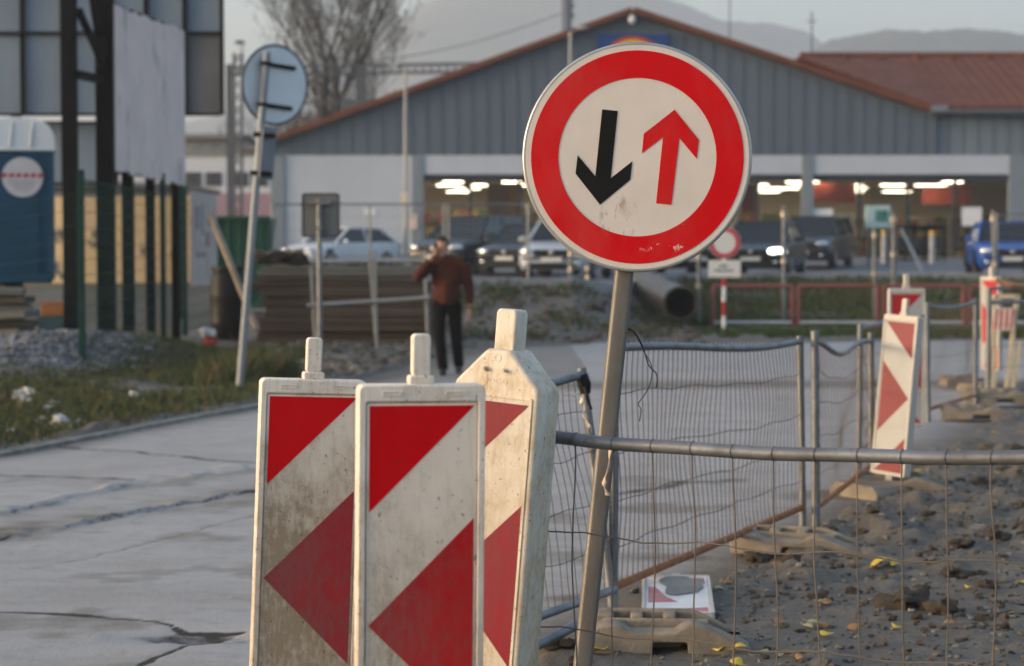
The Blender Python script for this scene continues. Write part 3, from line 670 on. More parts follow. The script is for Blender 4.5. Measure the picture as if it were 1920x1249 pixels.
for sx in (-.034, .026): MB().tube([(sx, f3 + .01, 1.288), (sx, f3 - .016, 1.286)], .0055, 8).build('peg', MT['board_old'], body3, smooth=50)
hm = MB(); hm.prism([(-.031, 1.33), (.031, 1.33), (.031, 1.435), (.026, 1.446), (-.026, 1.446), (-.031, 1.435)], -.031, .031); hm.build('handle', MT['board_old'], t3, smooth=35, bevel=.006, seg=3)
em = MB(); em.ring([(a, 1.318 + b) for a, b in circ(.011, 20)], [(a, 1.318 + b) for a, b in circ(.008, 20)], f3 - .0012, f3 + .001)
for k, sx in enumerate((-.032, -.012, .008, .028)): em.ring([(sx + a, 1.258 + b) for a, b in circ(.008, 12)], [(sx + a, 1.258 + b) for a, b in circ(.0058, 12)], f3 - .0010, f3 + .001)
em.build('embossing', MT['board_old'], body3)
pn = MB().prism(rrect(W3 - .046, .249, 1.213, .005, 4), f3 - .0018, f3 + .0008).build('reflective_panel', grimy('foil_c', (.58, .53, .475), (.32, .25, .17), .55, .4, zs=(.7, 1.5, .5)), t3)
hw = (W3 - .050) / 2; zt, zbm = 1.203, .256; mid = (zt + zbm) / 2
RC = grimy('red_foil_old', (.20, .003, .014), (.15, .04, .045), .5, .4, fade=(.16, .010, .026))
for poly in ([(-hw, zt), (hw, zt), (-hw, zt - 2 * hw)], [(-hw, mid), (hw, mid + 2 * hw), (hw, mid - 2 * hw)], [(-hw, zbm), (hw, zbm), (-hw, zbm + 2 * hw)]):
    MB().prism(poly, f3 - .0028, f3 - .0019).build('red_chevron', RC, pn)
MB().prism([(-.24, 0), (-.24, .06), (-.17, .12), (.17, .12), (.24, .06), (.24, 0)], -.32, .32).build('foot', MT['concrete_foot'], t3, bevel=.01)
MB().box((0, 0, .15), (.06, .05, .12)).build('stem', MT['board_old'], t3)
# boards further back
RF = mk('red_far', (.44, .010, .014), (.38, .03, .04), 5, .4, spec=.2); RF2 = mk('red_faded', (.20, .02, .032), (.17, .025, .036), 5, .4, spec=.2); WF = mk('white_far_foil', (.40, .40, .395), (.35, .345, .335), 5, .4, spec=.2)
Y4 = 13.0; c4 = at(1706, 585, Y4)
b4 = make_board('leaning white and red beacon board showing its stained thick side', WF, RF2, MT['white_far'], pose((c4.x - .035 - 1.19 * math.tan(R(4.6)), Y4, -.03), rotz=-50, roll=4.6), mirror=-1, H=1.05, zb=.15, t=.062)
Y5 = 15.2; c5 = at(1699, 542, Y5)
make_board('upright red and white beacon board standing directly behind the leaning one', WF, RF, MT['white_far'], pose((c5.x, Y5, 0), rotz=4, roll=0), H=1.05, zb=.25)
Y6 = 22.4; c6 = at(1862, 526, Y6)
make_board('farthest red and white beacon board, partly behind the upright fence poles at the right', WF, RF, MT['white_far'], pose((c6.x, Y6, 0), rotz=-58, roll=-1), mirror=-1, H=1.05, zb=.24)
# broken board lying on its back
pl = gp(1259, 1152); 
bl_ = make_board('broken beacon board lying on its back in the mud with a grey dirt patch', mk('dirty_flat_foil', (.78, .77, .76), (.62, .60, .57), 6, .4), mk('red_flat', (.40, .035, .05), (.50, .20, .20), 6, .35), MT['white_far'],
                 Matrix.Translation((pl.x + .005, 8.37, .035)) @ Matrix.Rotation(R(-4), 4, 'Z') @ Matrix.Rotation(R(-88), 4, 'X'), base=False, H=.80, zb=0, w=.31, polys=([(-.128, .20), (-.128, .54), (-.095, .52), (-.05, .33), (.0, .22)], [(-.11, .05), (.128, .115), (.128, .035)], [(.07, .745), (.128, .745), (.128, .60)]))
mb = MB(); pts = []
for i in range(40):
    a = 2 * math.pi * i / 40; r_ = 1 + .18 * math.sin(3 * a + 1) + .1 * math.sin(5 * a)
    pts.append((max(-.115, min(.119, .03 + .105 * r_ * math.cos(a))), max(.30, min(.755, .57 + .20 * r_ * math.sin(a)))))
mb.prism(pts, -.0335, -.0277); mb.build('dirt_patch', mk('grey_silt', (.20, .19, .175), (.15, .14, .13), 12, .5, bump=.3), bl_)

# ================================================================== FENCES
def fence(label, A, B, A1, B1, sag=None, nv=60, hfr=(.25, .5, .75), wr=.0016, rr=.018, pr=.021, railm='galv', botm='galv', wob=.006, rings=False, hooks=False, posts=(1, 1), bottom=True, poke=.03, wm='wire', vw=5, seed=0, post_r=None, railpts=None, group='site fence panels', top=True, nsub=10):
    rs = random.Random(seed)
    A, B, A1, B1 = map(Vector, (A, B, A1, B1)); sag = sag or (lambda u: 0)
    t = thing('site_fence', label, 'fence panel', loc=A, group=group)
    nrm = (B - A).cross(Vector((0, 0, 1))).normalized(); tng = (B - A).normalized()
    zb_ = .12
    ph = [rs.uniform(0, 6.28) for _ in range(8)]
    def pos(u, v):
        lo = A.lerp(B, u) + Vector((0, 0, zb_ * (1 - 0))); hi = A1.lerp(B1, u) + Vector((0, 0, sag(u)))
        p = lo.lerp(hi, v)
        b = wob * 4 * (math.sin(u * 5 + v * 3 + ph[0]) + .6 * math.sin(u * 11 - v * 5 + ph[1])) * math.sin(math.pi * min(1, max(0, v))) 
        s_ = wob * 1.6 * (math.sin(u * 13 + v * 6 + ph[2]) + math.sin(u * 29 + v * 9 + ph[3]) * .6) * math.sin(math.pi * min(1, max(0, v)))
        return p + nrm * b + tng * s_
    mb = MB()
    for i in range(nv):
        u = (i + .5) / nv
        k1, k2 = rs.uniform(-1, 1) * wob, rs.uniform(-1, 1) * wob
        path = []
        for j in range(nsub + 1):
            v = j / nsub
            path.append(pos(u, v) + tng * (k1 * math.sin(v * 9 + i) + k2 * math.sin(v * 17 + 2 * i) * .5 + rs.uniform(-1, 1) * wob * .25 * (0 < j < nsub)))
        path[-1] = pos(u, 1)
        if hooks:
            e = path[-1]; path += [e + Vector((0, -.01, rr + .004)), e + tng * .012 + Vector((0, .004, rr + .010))]
        mb.tube(path, wr, vw, caps=False)
        if rings:
            c = pos(u, 1); mb.tube([c + nrm * math.cos(a) * (rr + .0012) + Vector((0, 0, 1)) * math.sin(a) * (rr + .0012) + tng * .004 * math.sin(a / 2) for a in [2 * math.pi * q / 10 for q in range(11)]], wr * .55, 5, caps=False)
    for v in hfr:
        path = [pos(q / 40, v) + Vector((0, 0, .006 * math.sin(q * .7 + v * 20) + rs.uniform(-.002, .002))) + nrm * wr for q in range(41)]
        mb.tube(path, wr, vw, caps=False)
    mb.build('wire_mesh', MT[wm], t, world=True, recalc=False, smooth=80)
    if top: MB().tube([pos(q / 24, 1) for q in range(25)], rr, 10).build('top_rail', MT[railm], t, world=True, smooth=50)
    if bottom: MB().tube([pos(q / 12, 0) for q in range(13)], rr, 10).build('bottom_rail', MT[botm], t, world=True, smooth=50)
    for k, (a, a1) in enumerate(((A, A1), (B, B1))):
        if posts[k]:
            d = (a1 - a).normalized(); MB().tube([a - d * 0, a1 + d * poke], post_r or pr, 12).build('post', MT['galv'], t, world=True, smooth=50)
    return t
# base points on the ground
PA = gp(1150, 1152); PA1 = at(1152, 652, PA.y)
PB = gp(1505, 990); PB1 = at(1500, 640, PB.y)
fence('fence panel with a rusty bottom rail between the sign post and paired poles', PA, PB, PA1, PB1, sag=lambda u: .012 * math.sin(u * 6.28) - .02 * math.sin(u * 3.14) , nv=44, hfr=(.17, .36, .56, .81), wr=.0022, rr=.019, botm='rust', hooks=True, seed=3, wob=.006)
PL1 = at(1092, 703, 8.70); PL0 = PA + Vector((.0, -.06, 0))
nearL = Vector((-.42, 6.95, 0)); nearL1 = Vector((-.46, 6.95, .96))
fence('short fence panel with torn tape, running from the sign post behind the three boards', PL0, nearL, PL1, nearL1, nv=28, hfr=(.2, .42, .64, .84), wr=.0018, rr=.019, seed=5, wob=.006)
# taped joint and torn strip on that panel
w = thing('torn_strip', 'torn translucent plastic strip wrapped round the top of the leaning fence pole', 'tape', loc=at(1100, 760, 8.6))
ribbon_obj([at(x, y, 8.55 + .01 * k) for k, (x, y) in enumerate([(1058, 742), (1066, 738), (1074, 742), (1084, 737), (1090, 748), (1092, 765), (1099, 785), (1106, 800), (1110, 812)])], .013, 'strip', mk('clear_film', (.80, .72, .62), (.62, .52, .42), 14, .3), w)
MB().tube([at(1090, 703, 8.66), at(1096, 722, 8.66), at(1098, 738, 8.66)], [.028, .030, .022], 10).build('black_wrap', MT['black'], w, world=True, smooth=60)
MB().tube(smoothp([at(1096, 725, 8.62), at(1100, 742, 8.6), at(1104, 755, 8.6), at(1109, 768, 8.6)]), .006, 6).build('tape_tail', MT['black'], w, world=True, smooth=60)
# loose bottom tube lying beside it
w = thing('steel_tube', 'loose grey steel tube propped on the ground left of the sign foot block', 'tube', loc=gp(1000, 1215))
MB().tube([gp(985, 1222, .08), gp(1080, 1172, .12), gp(1146, 1146, .13)], .020, 10).build('tube', MT['galv'], w, world=True, smooth=60)
# second panel
P2 = gp(1530, 992); P21 = at(1528, 640, P2.y); P3 = gp(1634, 905); P31 = at(1633, 640, P3.y)
fence('narrow looking fence panel with a bent sagging top rail, right of the paired poles', P2, P3, P21, P31, sag=lambda u: -.10 * math.sin(math.pi * min(1, u * 1.15)) ** 2 * (1 - u * .5), nv=27, hfr=(.2, .42, .64, .82), wr=.0023, rr=.017, pr=.024, botm='rust', seed=8, poke=.06, wob=.007)
P4 = gp(1610, 880); P41 = at(1613, 616, P4.y); P5 = gp(1722, 800); P51 = at(1722, 588, P5.y)
fence('fence panel mostly hidden behind the leaning beacon board', P4, P5, P41, P51, nv=28, hfr=(.25, .5, .75), wr=.0024, rr=.018, seed=9)
P6 = gp(1740, 792); P61 = at(1738, 573, P6.y); P7 = gp(1829, 764); P71 = at(1829, 566, P7.y)
fence('fence panel behind the boards with a rusty bottom rail, left of the far foot block', P6, P7, P61, P71, sag=lambda u: -.04 * math.sin(math.pi * u), nv=24, hfr=(.25, .5, .75), wr=.0022, rr=.019, botm='rust', seed=10, post_r=.026)
P8 = gp(1852, 752); P81 = at(1854, 567, P8.y); P9 = P8 + Vector((2.6, .35, 0)); P91 = P9 + Vector((0, 0, 1.07))
fence('far right fence panel with a double top bar, standing on a long foot block', P8, P9, P81, P91, nv=30, hfr=(.25, .5, .75), wr=.0024, rr=.020, seed=12, post_r=.032, poke=.14)
MB().tube([at(1856, 541, P8.y), at(1856, 541, P8.y) + Vector((2.6, .35, .02))], .018, 8).build('upper_bar', MT['galv'], bpy.data.objects['site_fence.005'], world=True, smooth=60)
# front panel, nearest to the camera
NB0 = Vector((-.09, 5.38, 0)); NB1 = Vector((2.06, 4.62, 0))
FA1 = at(905, 811, 5.40); FB1 = at(1990, 859, 4.72); FA = Vector((FA1.x - .01, FA1.y, 0)); FB = Vector((FB1.x + .03, FB1.y, 0))
front = fence('nearest fence panel, its thick grey top rail crossing in front of the sign post', FA, FB, FA1, FB1, sag=lambda u: .005 * math.exp(-((u - .14) / .08) ** 2) - .02 * math.sin(3.14 * u) + .0015 * math.sin(u * 21), nv=14, hfr=(.055, .21, .475, .74), wr=.0021, rr=.0178, railm='galv', wm='wire_rusty', rings=True, wob=.0035, seed=14, vw=6, nsub=14, bottom=True)
# foot blocks
def make_foot(label, m):
    t = thing('fence_foot', label, 'fence foot', mat=m, group='fence foot blocks')
    D = .24
    mb = MB(); mb.prism([(-.31, 0), (-.315, .062), (-.275, .088), (-.21, .094), (-.175, .083), (-.15, .070), (.02, .070), (.045, .083), (.085, .098), (.13, .090), (.315, .028), (.315, 0), (.075, 0), (.070, .040), (-.065, .040), (-.07, 0)], -D / 2, .0)
    mb.prism([(-.30, .004), (-.305, .085), (-.26, .112), (.09, .112), (.14, .098), (.30, .036), (.305, .004)], D / 2 - .03, D / 2 + .001)
    mb.prism([(-.28, .004), (-.285, .080), (-.25, .095), (.08, .095), (.30, .033), (.30, .004)], .0, .02)
    for a, b in ((-.285, -.215), (-.15, -.10), (-.02, .03), (.10, .16), (.22, .29)): mb.span((a, .018, .005), (b, D / 2 - .028, .106 if b < .13 else (.085 if b < .2 else .045)))
    mb.span((-.29, .015, .004), (.29, D / 2 - .025, .045))
    mb.build('block', MT['concrete_foot'], t, smooth=35, bevel=.008, seg=2)
    return t
p = gp(1258, 1241); foot0 = make_foot('brown-grey fence foot block with a square notch, in front of the lying board', pose((p.x, p.y + .12, .022), rotz=-3) @ Matrix.Diagonal((1, 1, 1.3, 1)))
bpy.data.objects[foot0.name]
def foot(px, py, label, rz=0, dz=0, sc=1):
    p = gp(px, py); return dup(foot0, pose((p.x, p.y, dz + .03), rotz=rz, sc=sc), label)
foot(1500, 1042, 'pale fence foot block half sunk in mud below the paired poles', -18, -.015, 1.1)
foot(1690, 925, 'fence foot block under the leaning beacon board', -14, -.02, 1.1)
foot(1838, 790, 'dark fence foot block on the mud edge near the double fence poles', -6, -.01, 1.15)
foot(1815, 728, 'small far fence foot block on the road behind the fence poles', 12, 0, 1.05)
foot(1880, 762, 'fence foot block under the far right fence panel', -3, .0, 1.3)
# dark bar leaning beside the tilted board, extra poles
w = thing('leaning_bar', 'dark steel bar leaning against the side of the tilted beacon board', 'steel bar', loc=gp(1702, 880))
MB().tube([gp(1700, 872), at(1727, 590, gp(1700, 872).y - .1)], .026, 10).build('bar', MT['galv'], w, world=True, smooth=60)
# red striped folding trestle at the far right
YT = 20.8
w = thing('folding_trestle', 'pale wooden trestle with a small red and white striped board, behind the far right fence', 'trestle', loc=gp(1880, 745))
mb = MB(); ty = gp(1880, 745).y + .6
for a, b in (((1866, 552), (1862, 740)), ((1908, 552), (1886, 742)), ((1866, 556), (1908, 556)), ((1862, 728), (1888, 738)), ((1912, 640), (1898, 738))): mb.bar(at(*a, ty), at(*b, ty), .05, .035, up=(0, 1, 0))
mb.build('frame', mk('pale_timber', (.55, .46, .32), (.46, .38, .26), 6, .7), w, world=True, bevel=.004)
a, b = at(1862, 620, ty - .05), at(1902, 578, ty - .05)
st = MB().span(a, (b.x, b.y + .03, b.z)).build('striped_board', mk('board_white', (.75, .66, .58), (.68, .6, .52), 5, .5), w, world=True)
mb = MB()
for k in range(4):
    x0 = a.x + (b.x - a.x) * (k * .25 + .03); mb.prism([(x0, a.z + .01), (x0 + .025, a.z + .01), (x0 + .045, b.z - .01), (x0 + .02, b.z - .01)], a.y - .004, a.y - .0015)
mb.build('red_stripe', mk('stripe_red', (.55, .10, .08), (.5, .12, .1), 5, .5), st, world=True) if False else mb.build('red_stripe', mk('stripe_red', (.55, .10, .08), (.5, .12, .1), 5, .5), w, world=True)
w = thing('orange_hose', 'dull orange hose draped over the far right fence', 'hose', loc=at(1870, 526, 20.2))
MB().tube(smoothp([at(1866, 524, 20.2), at(1880, 530, 20.2), at(1900, 535, 20.2), at(1925, 537, 20.3), at(1990, 532, 20.5)]), .028, 8).build('hose', mk('hose_orange', (.42, .20, .09), (.36, .18, .09), 5, .5), w, world=True, smooth=60)
# puddles
def puddle(name, pts, z):
    V = [gp(*p, z) for p in pts]; mb = MB(); mb.v = [tuple(v) for v in smoothp(V + [V[0]], 4)[:-1]]; n = len(mb.v); mb.f = [tuple(range(n))]; mb.m = [0]
    m = bpy.data.materials.get('puddle_water')
    if not m:
        m = mk('puddle_water', (.05, .046, .04), (.04, .036, .032), 4, .10, spec=.35, rvar=.02)
    struct(mb.build(name, m, recalc=False))
puddle('puddle', [(1330, 1243), (1400, 1226), (1470, 1228), (1520, 1238), (1540, 1262), (1420, 1275), (1340, 1265)], .024)
puddle('puddle', [(1480, 1188), (1560, 1176), (1590, 1186), (1540, 1196)], .024)

# ================================================================== MIDDLE DISTANCE, RIGHT
RR = mk('faded_red_tube', (.33, .07, .075), (.26, .08, .08), 4, .5); RW = mk('faded_white_tube', (.55, .53, .52), (.45, .42, .4), 4, .5)
def railing(px0, px1, Y, label, m=None):
    a = at(px0, 616, Y); b = at(px1, 616, Y); z0 = hz(a.x, Y) - .02
    t = thing('tube_railing', label, 'railing', loc=(a.x, Y, z0), group='red railings along the far road')
    w = b.x - a.x; zt = Z(536, Y) - z0; zl = Z(605, Y) - z0
    MB().tube([(0, 0, -.1), (0, 0, zt), ], .035, 8).build('post', RR, t, smooth=50); MB().tube([(w, 0, -.1), (w, 0, zt)], .035, 8).build('post', RR, t, smooth=50)
    MB().tube([(0, 0, zt), (w, 0, zt)], .033, 8).build('top_rail', RR, t, smooth=50); MB().tube([(0, 0, zl), (w, 0, zl)], .033, 8).build('lower_rail', RW, t, smooth=50)
    return t
railing(1337, 1485, 40.0, 'faded red tube railing below the round sign with the white plate')
railing(1497, 1645, 40.0, 'faded red tube railing between the two tall thin posts')
railing(1657, 1806, 40.2, 'faded red tube railing behind the two beacon boards')
railing(1818, 1968, 40.3, 'faded red tube railing below the blue car')
# black drain pipe
YP = 38.0
pc = at(1276, 569, YP); pd = at(1176, 524, 47.0)
pc.z = max(pc.z, .40)
w = thing('drain_pipe', 'big black plastic drain pipe lying on the bank with its open end towards the road', 'pipe', loc=pc)
ax = (pd - pc).normalized(); mb = MB(); n = 24; k = 46
u_ = ax.cross(Vector((0, 0, 1))).normalized(); v_ = u_.cross(ax); vs = []; fs = []
Ln = (pd - pc).length
for i in range(k + 1):
    for rr_ in (0,):
        r_ = .335 + .006 * math.sin(i * 2.2)
        for j in range(n): a = 2 * math.pi * j / n; vs.append(pc + ax * Ln * i / k + (u_ * math.cos(a) + v_ * math.sin(a)) * r_)
for i in range(k + 1):
    for j in range(n): a = 2 * math.pi * j / n; vs.append(pc + ax * Ln * i / k + (u_ * math.cos(a) + v_ * math.sin(a)) * .295)
o1 = (k + 1) * n
for i in range(k):
    for j in range(n):
        a, b = i * n + j, i * n + (j + 1) % n; fs += [(a, b, b + n, a + n), (o1 + a, o1 + a + n, o1 + b + n, o1 + b)]
for j in range(n): fs.append((j, o1 + j, o1 + (j + 1) % n, (j + 1) % n))
mb.add(vs, fs); mb.build('pipe_wall', mk('black_pipe', (.040, .031, .020), (.055, .042, .026), 3, .36, spec=.7), w, world=True, smooth=40)
# round prohibition sign with plate
YN = 37.0
c = at(1358, 455, YN); z0 = hz(c.x, YN)
w = thing('prohibition_sign', 'small round red-ringed white sign over a white plate on a striped post', 'traffic sign', loc=(c.x, YN, z0))
h = c.z - z0; r0 = .295
fc = MB().prism([(a, h + b) for a, b in circ(r0, 40)], -.05, -.035).build('sign_face', MT['foil_white'], w, smooth=30)
MB().ring([(a, h + b) for a, b in circ(r0 * .97, 40)], [(a, h + b) for a, b in circ(r0 * .70, 40)], -.054, -.051).build('red_ring', mk('ring_red', (.5, .03, .04), (.45, .05, .06), 3, .4), fc)
zb_, zt_ = Z(520, YN) - z0, Z(488, YN) - z0
pt = MB().prism(rrect(.60, zb_, zt_, .02, 4), -.05, -.04).build('plate', MT['foil_white'], w)
lt = MB()
for zz_, ww in ((.66, .22), (.40, .40)): 
    for k in range(int(ww / .045)): lt.box((-ww / 2 + .0225 + k * .045, -.052, zb_ + (zt_ - zb_) * zz_), (.03, .002, .045 if k % 3 else .03))
lt.build('lettering', MT['black'], pt)
mb = MB()
hh = [0, .35, .62, .9, 1.15, h + .2]
for i in range(5): mb.tube([(0, 0, hh[i] - (.1 if i == 0 else 0)), (0, 0, hh[i + 1])], .035, 10, mi=i % 2)
mb.build('post', [MT['white_paint'], RF], w, smooth=50)
# slim posts
def slim(px, pyt, pyb, Y, label, r=.035, lean=0):
    b = at(px, pyb, Y); b.z = hz(b.x, Y) - .05; tp = at(px + lean, pyt, Y)
    t = thing('steel_post', label, 'post', loc=b, group='thin steel posts')
    MB().tube([b, tp], r, 8).build('tube', MT['galv'], t, world=True, smooth=60)
    for k in (.93, .55):
      p = b.lerp(tp, k); mb = MB(); mb.tube([p - Vector((0, 0, .05)), p + Vector((0, 0, .05))], r * 1.5, 8)
      mb.build('clamp', mk('worn_clamp', (.5, .42, .34), rough=.4, metal=.5) if 'worn_clamp' not in bpy.data.materials else bpy.data.materials['worn_clamp'], t, world=True, smooth=50)
slim(1470, 386, 605, 41, 'thin steel post in front of the dark car with the lit headlight', .045)
slim(1640, 428, 610, 41.5, 'thin steel post beside the pale blue board', .042)
slim(1310, 470, 612, 41, 'short steel post beside the open end of the black pipe', .042)
slim(1070, 470, 560, 42, 'short pale post in front of the silver car', .04)
slim(1102, 500, 560, 42.5, 'short grey post between the silver car and the round sign', .035)
slim(1870, 395, 545, 41, 'leaning steel post in front of the blue car', .045, lean=-8)
slim(1676, 400, 545, 47, 'tan timber-like post right of the pale blue board', .06)

# ================================================================== LEFT SIDE
# leaning pole with the back of a round sign
Yq = 22.0; bs = gp(447, 732); bs.y = Yq; bs = Vector((X(447, Yq), Yq, 0)); tpz = Z(98, Yq); ln = math.degrees(math.atan((X(503, Yq) - bs.x) / tpz))
w = thing('road_sign_back', 'back of a round road sign on a tall leaning grey pole at the left verge', 'traffic sign', loc=bs, roll=ln)
PLn = math.hypot(tpz, X(503, Yq) - bs.x)
MB().tube([(0, 0, -.1), (0, 0, PLn)], .042, 12).build('post', mk('pole_grey', (.23, .255, .29), (.19, .21, .235), 4, .5, .3), w, smooth=60)
dz = (Z(155, Yq)) / math.cos(R(ln)); dx = .09; TD = Matrix.Translation((dx, .20, dz)) @ Matrix.Rotation(R(42), 4, 'Z')
mb = MB(); mb.prism(circ(.435, 64), -.006, .006, T=TD); dk = mb.build('disc', mk('sign_back', (.62, .66, .71), (.56, .60, .65), 2, .5, .1), w, smooth=30)
mb = MB(); mb.tube([TD @ Vector((a * .435, 0, b * .435)) for a, b in [(math.cos(2 * math.pi * i / 64), math.sin(2 * math.pi * i / 64)) for i in range(65)]], .016, 8, caps=False); mb.build('rim', mk('dark_rim', (.07, .09, .12), rough=.5), dk, smooth=60)
for zz_ in (.21, -.24):
    mb = MB(); mb.bar(TD @ Vector((-.22, -.022, zz_)), TD @ Vector((.24, -.022, zz_)), .03, .045); mb.box((0, .03, dz + zz_), (.11, .16, .04)); mb.build('clamp', MT['dark_steel'], w, bevel=.003)
zz0, zz1 = Z(335, Yq) / math.cos(R(ln)), Z(236, Yq) / math.cos(R(ln))
T2 = Matrix.Translation((.10, .02, 0)) @ Matrix.Rotation(R(52), 4, 'Z')
mb = MB(); mb.prism(rrect(.22, zz0, zz1, .015, 3), .0, .012, T=T2); sp_ = mb.build('lower_plate', mk('plate_back', (.20, .22, .26), rough=.5, metal=.2), w)
for zz_ in (zz0 + .06, zz1 - .10):
    mb = MB(); mb.box((.05, -.02, zz_), (.24, .06, .05)); mb.build('clamp', MT['dark_steel'], w)
# square sign back
Yw = 24.0; bx = X(599, Yw)
w = thing('road_sign_back', 'back of a small square grey road sign in front of the white car', 'traffic sign', loc=(bx, Yw, hz(bx, Yw)))
mb = MB(); cx = X(601.5, Yw) - bx; mb.prism(rrect(69 / F * Yw, Z(444, Yw), Z(363, Yw), .03, 4, cx), .035, .05)
pl_ = mb.build('plate', mk('plate_grey', (.135, .135, .14), (.115, .115, .12), 3, .55, .2), w)
mb = MB(); mb.ring(rrect(69 / F * Yw + .012, Z(444, Yw) - .006, Z(363, Yw) + .006, .034, 4, cx), rrect(69 / F * Yw - .02, Z(444, Yw) + .01, Z(363, Yw) - .01, .024, 4, cx), .030, .053); mb.build('folded_edge', MT['dark_steel'], pl_)
MB().tube([(0, 0, -.1), (0, 0, Z(374, Yw))], .032, 10).build('post', MT['galv'], w, smooth=60)
mb = MB()
for zz_ in (Z(380, Yw), Z(428, Yw)): mb.box((.0, -.0, zz_), (.30 if zz_ > 2 else .10, .075, .035))
mb.build('clamp', MT['galv'], w)
# billboard seen obliquely, with its steel legs
A0 = Vector((X(210, 30), 30, 0)); B0 = Vector((X(346, 33.9), 33.9, 0))
w = thing('billboard', 'blank white billboard seen at an angle on dark steel legs', 'billboard', loc=(A0.x, A0.y, 0))
zb_, zt_ = Z(318, 30), 5.35 if Z(60, 33.9) < 5 else Z(60, 33.9)
dirb = (B0 - A0).normalized(); nb = Vector((dirb.y, -dirb.x, 0))
mb = MB(); ns = 26
rag = [random.uniform(-.05, .05) for _ in range(ns + 1)]; rag2 = [random.uniform(-.03, .04) for _ in range(ns + 1)]
for i in range(ns + 1):
    p = A0.lerp(B0, i / ns)
    for off in (.03, .0):
        mb.v += [tuple(p + nb * off + Vector((0, 0, zb_ + rag[i] * .6 - .12 * (i / ns)))), tuple(p + nb * off + Vector((0, 0, zt_ + rag2[i])))]
for i in range(ns):
    a = i * 4; b = a + 4
    mb.f += [(a, b, b + 1, a + 1), (a + 2, a + 3, b + 3, b + 2), (a, a + 2, b + 2, b), (a + 1, b + 1, b + 3, a + 3)]; mb.m += [0] * 4
mb.f += [(0, 1, 3, 2), (ns * 4, ns * 4 + 2, ns * 4 + 3, ns * 4 + 1)]; mb.m += [0, 0]
mb.build('poster', MT['poster_white'], w, world=True)
mb = MB()
for z in (zb_ + .02, (zb_ + zt_) / 2, zt_ - .02): mb.bar(A0 + Vector((0, 0, z)) - nb * .06, B0 + Vector((0, 0, z)) - nb * .06, .10, .12)
mb.build('frame', MT['dark_steel'], w, world=True)
for k, (px, Yl, hw_, top) in enumerate(((200, 30.0, .24, 6.5), (241, 31.2, .15, 3.0), (283, 32.6, .11, 3.0), (330, 33.6, .10, 3.0))):
    p = Vector((X(px, Yl), Yl, hz(X(px, Yl), Yl) - .1)); mb = MB()
    q = Vector((p.x, p.y, top)); mb.bar(p, q, hw_, .02, up=(0, 1, 0)); mb.bar(p + Vector((-hw_ / 2, 0, 0)), q + Vector((-hw_ / 2, 0, 0)), .02, .16, up=(0, 1, 0)); mb.bar(p + Vector((hw_ / 2, 0, 0)), q + Vector((hw_ / 2, 0, 0)), .02, .16, up=(0, 1, 0))
    mb.build('leg', MT['dark_steel'], w, world=True)
p = Vector((X(134, 29), 29, -.1)); q = p + Vector((0, 0, 6.6)); mb = MB()
mb.bar(p, q, .20, .20, up=(0, 1, 0)); mb.build('leg', MT['dark_steel'], w, world=True, bevel=.01)
mb = MB()
mb.bar(at(146, 140, 29), at(192, 150, 30), .10, .12); mb.bar(at(148, 20, 29), at(188, 110, 29.8), .08, .10); mb.bar(at(172, -30, 29.5), at(186, 60, 29.9), .12, .14); mb.bar(at(188, 130, 29.9), at(208, -40, 30), .10, .10)
mb.build('brace', MT['dark_steel'], w, world=True)
# big dark framed billboard seen from behind
YB = 42.0
w = thing('billboard', 'huge dark framed billboard with blue-grey panels, seen from behind at the left edge', 'billboard', loc=(X(100, YB), YB, 0))
def rect(mb, x0, y0, x1, y1, d0=0, d1=.06, Y=YB): mb.span((X(x0, Y), Y + d0, Z(y1, Y)), (X(x1, Y), Y + d1, Z(y0, Y)))
cols = [-210, -135, -48, 47, 122, 208, 278, 350, 419]; rows = [-150, -45, 62, 215]
mb = MB()
for x in cols[1:-1]: rect(mb, x - 4, rows[0], x + 4, rows[-1] - 3, -.06, .04)
for x in (cols[0], cols[-1]): rect(mb, x - 3, rows[0], x + 3, rows[-1], -.08, .08)
for y in rows: rect(mb, cols[0] + 3, y - 2.5, cols[-1] - 3, y + 2.5, -.05, .03)
for x in (-40, 28, 112, 212): rect(mb, x - 3, 224, x + 3, 345, .42, .52)
rect(mb, -40, 225, 212, 229, .40, .50); rect(mb, -40, 341, 212, 346, .40, .50)
mb.build('frame', MT['dark_steel'], w, world=True)
for i in range(len(cols) - 1):
    for j in range(len(rows) - 1):
        mb = MB(); rect(mb, cols[i] + 3, rows[j] + 2, cols[i + 1] - 3, rows[j + 1] - 2, .05, .07); mb.build('panel', mk('panel_dark', (.115, .12, .135), (.09, .095, .105), 1.2, .6) if i == 7 and j == 2 else MT['pane'], w, world=True)
for a, b in ((-38, 27), (30, 111), (114, 211)):
    mb = MB(); rect(mb, a, 229, b, 341, .46, .48); mb.build('lower_panel', MT['pane'], w, world=True)
for x in (-160, 20, 330):
    mb = MB(); mb.bar((X(x, YB), YB + .6, 0), (X(x, YB), YB + .6, 6.5), .2, .2, up=(0, 1, 0)); mb.build('leg', MT['dark_steel'], w, world=True)
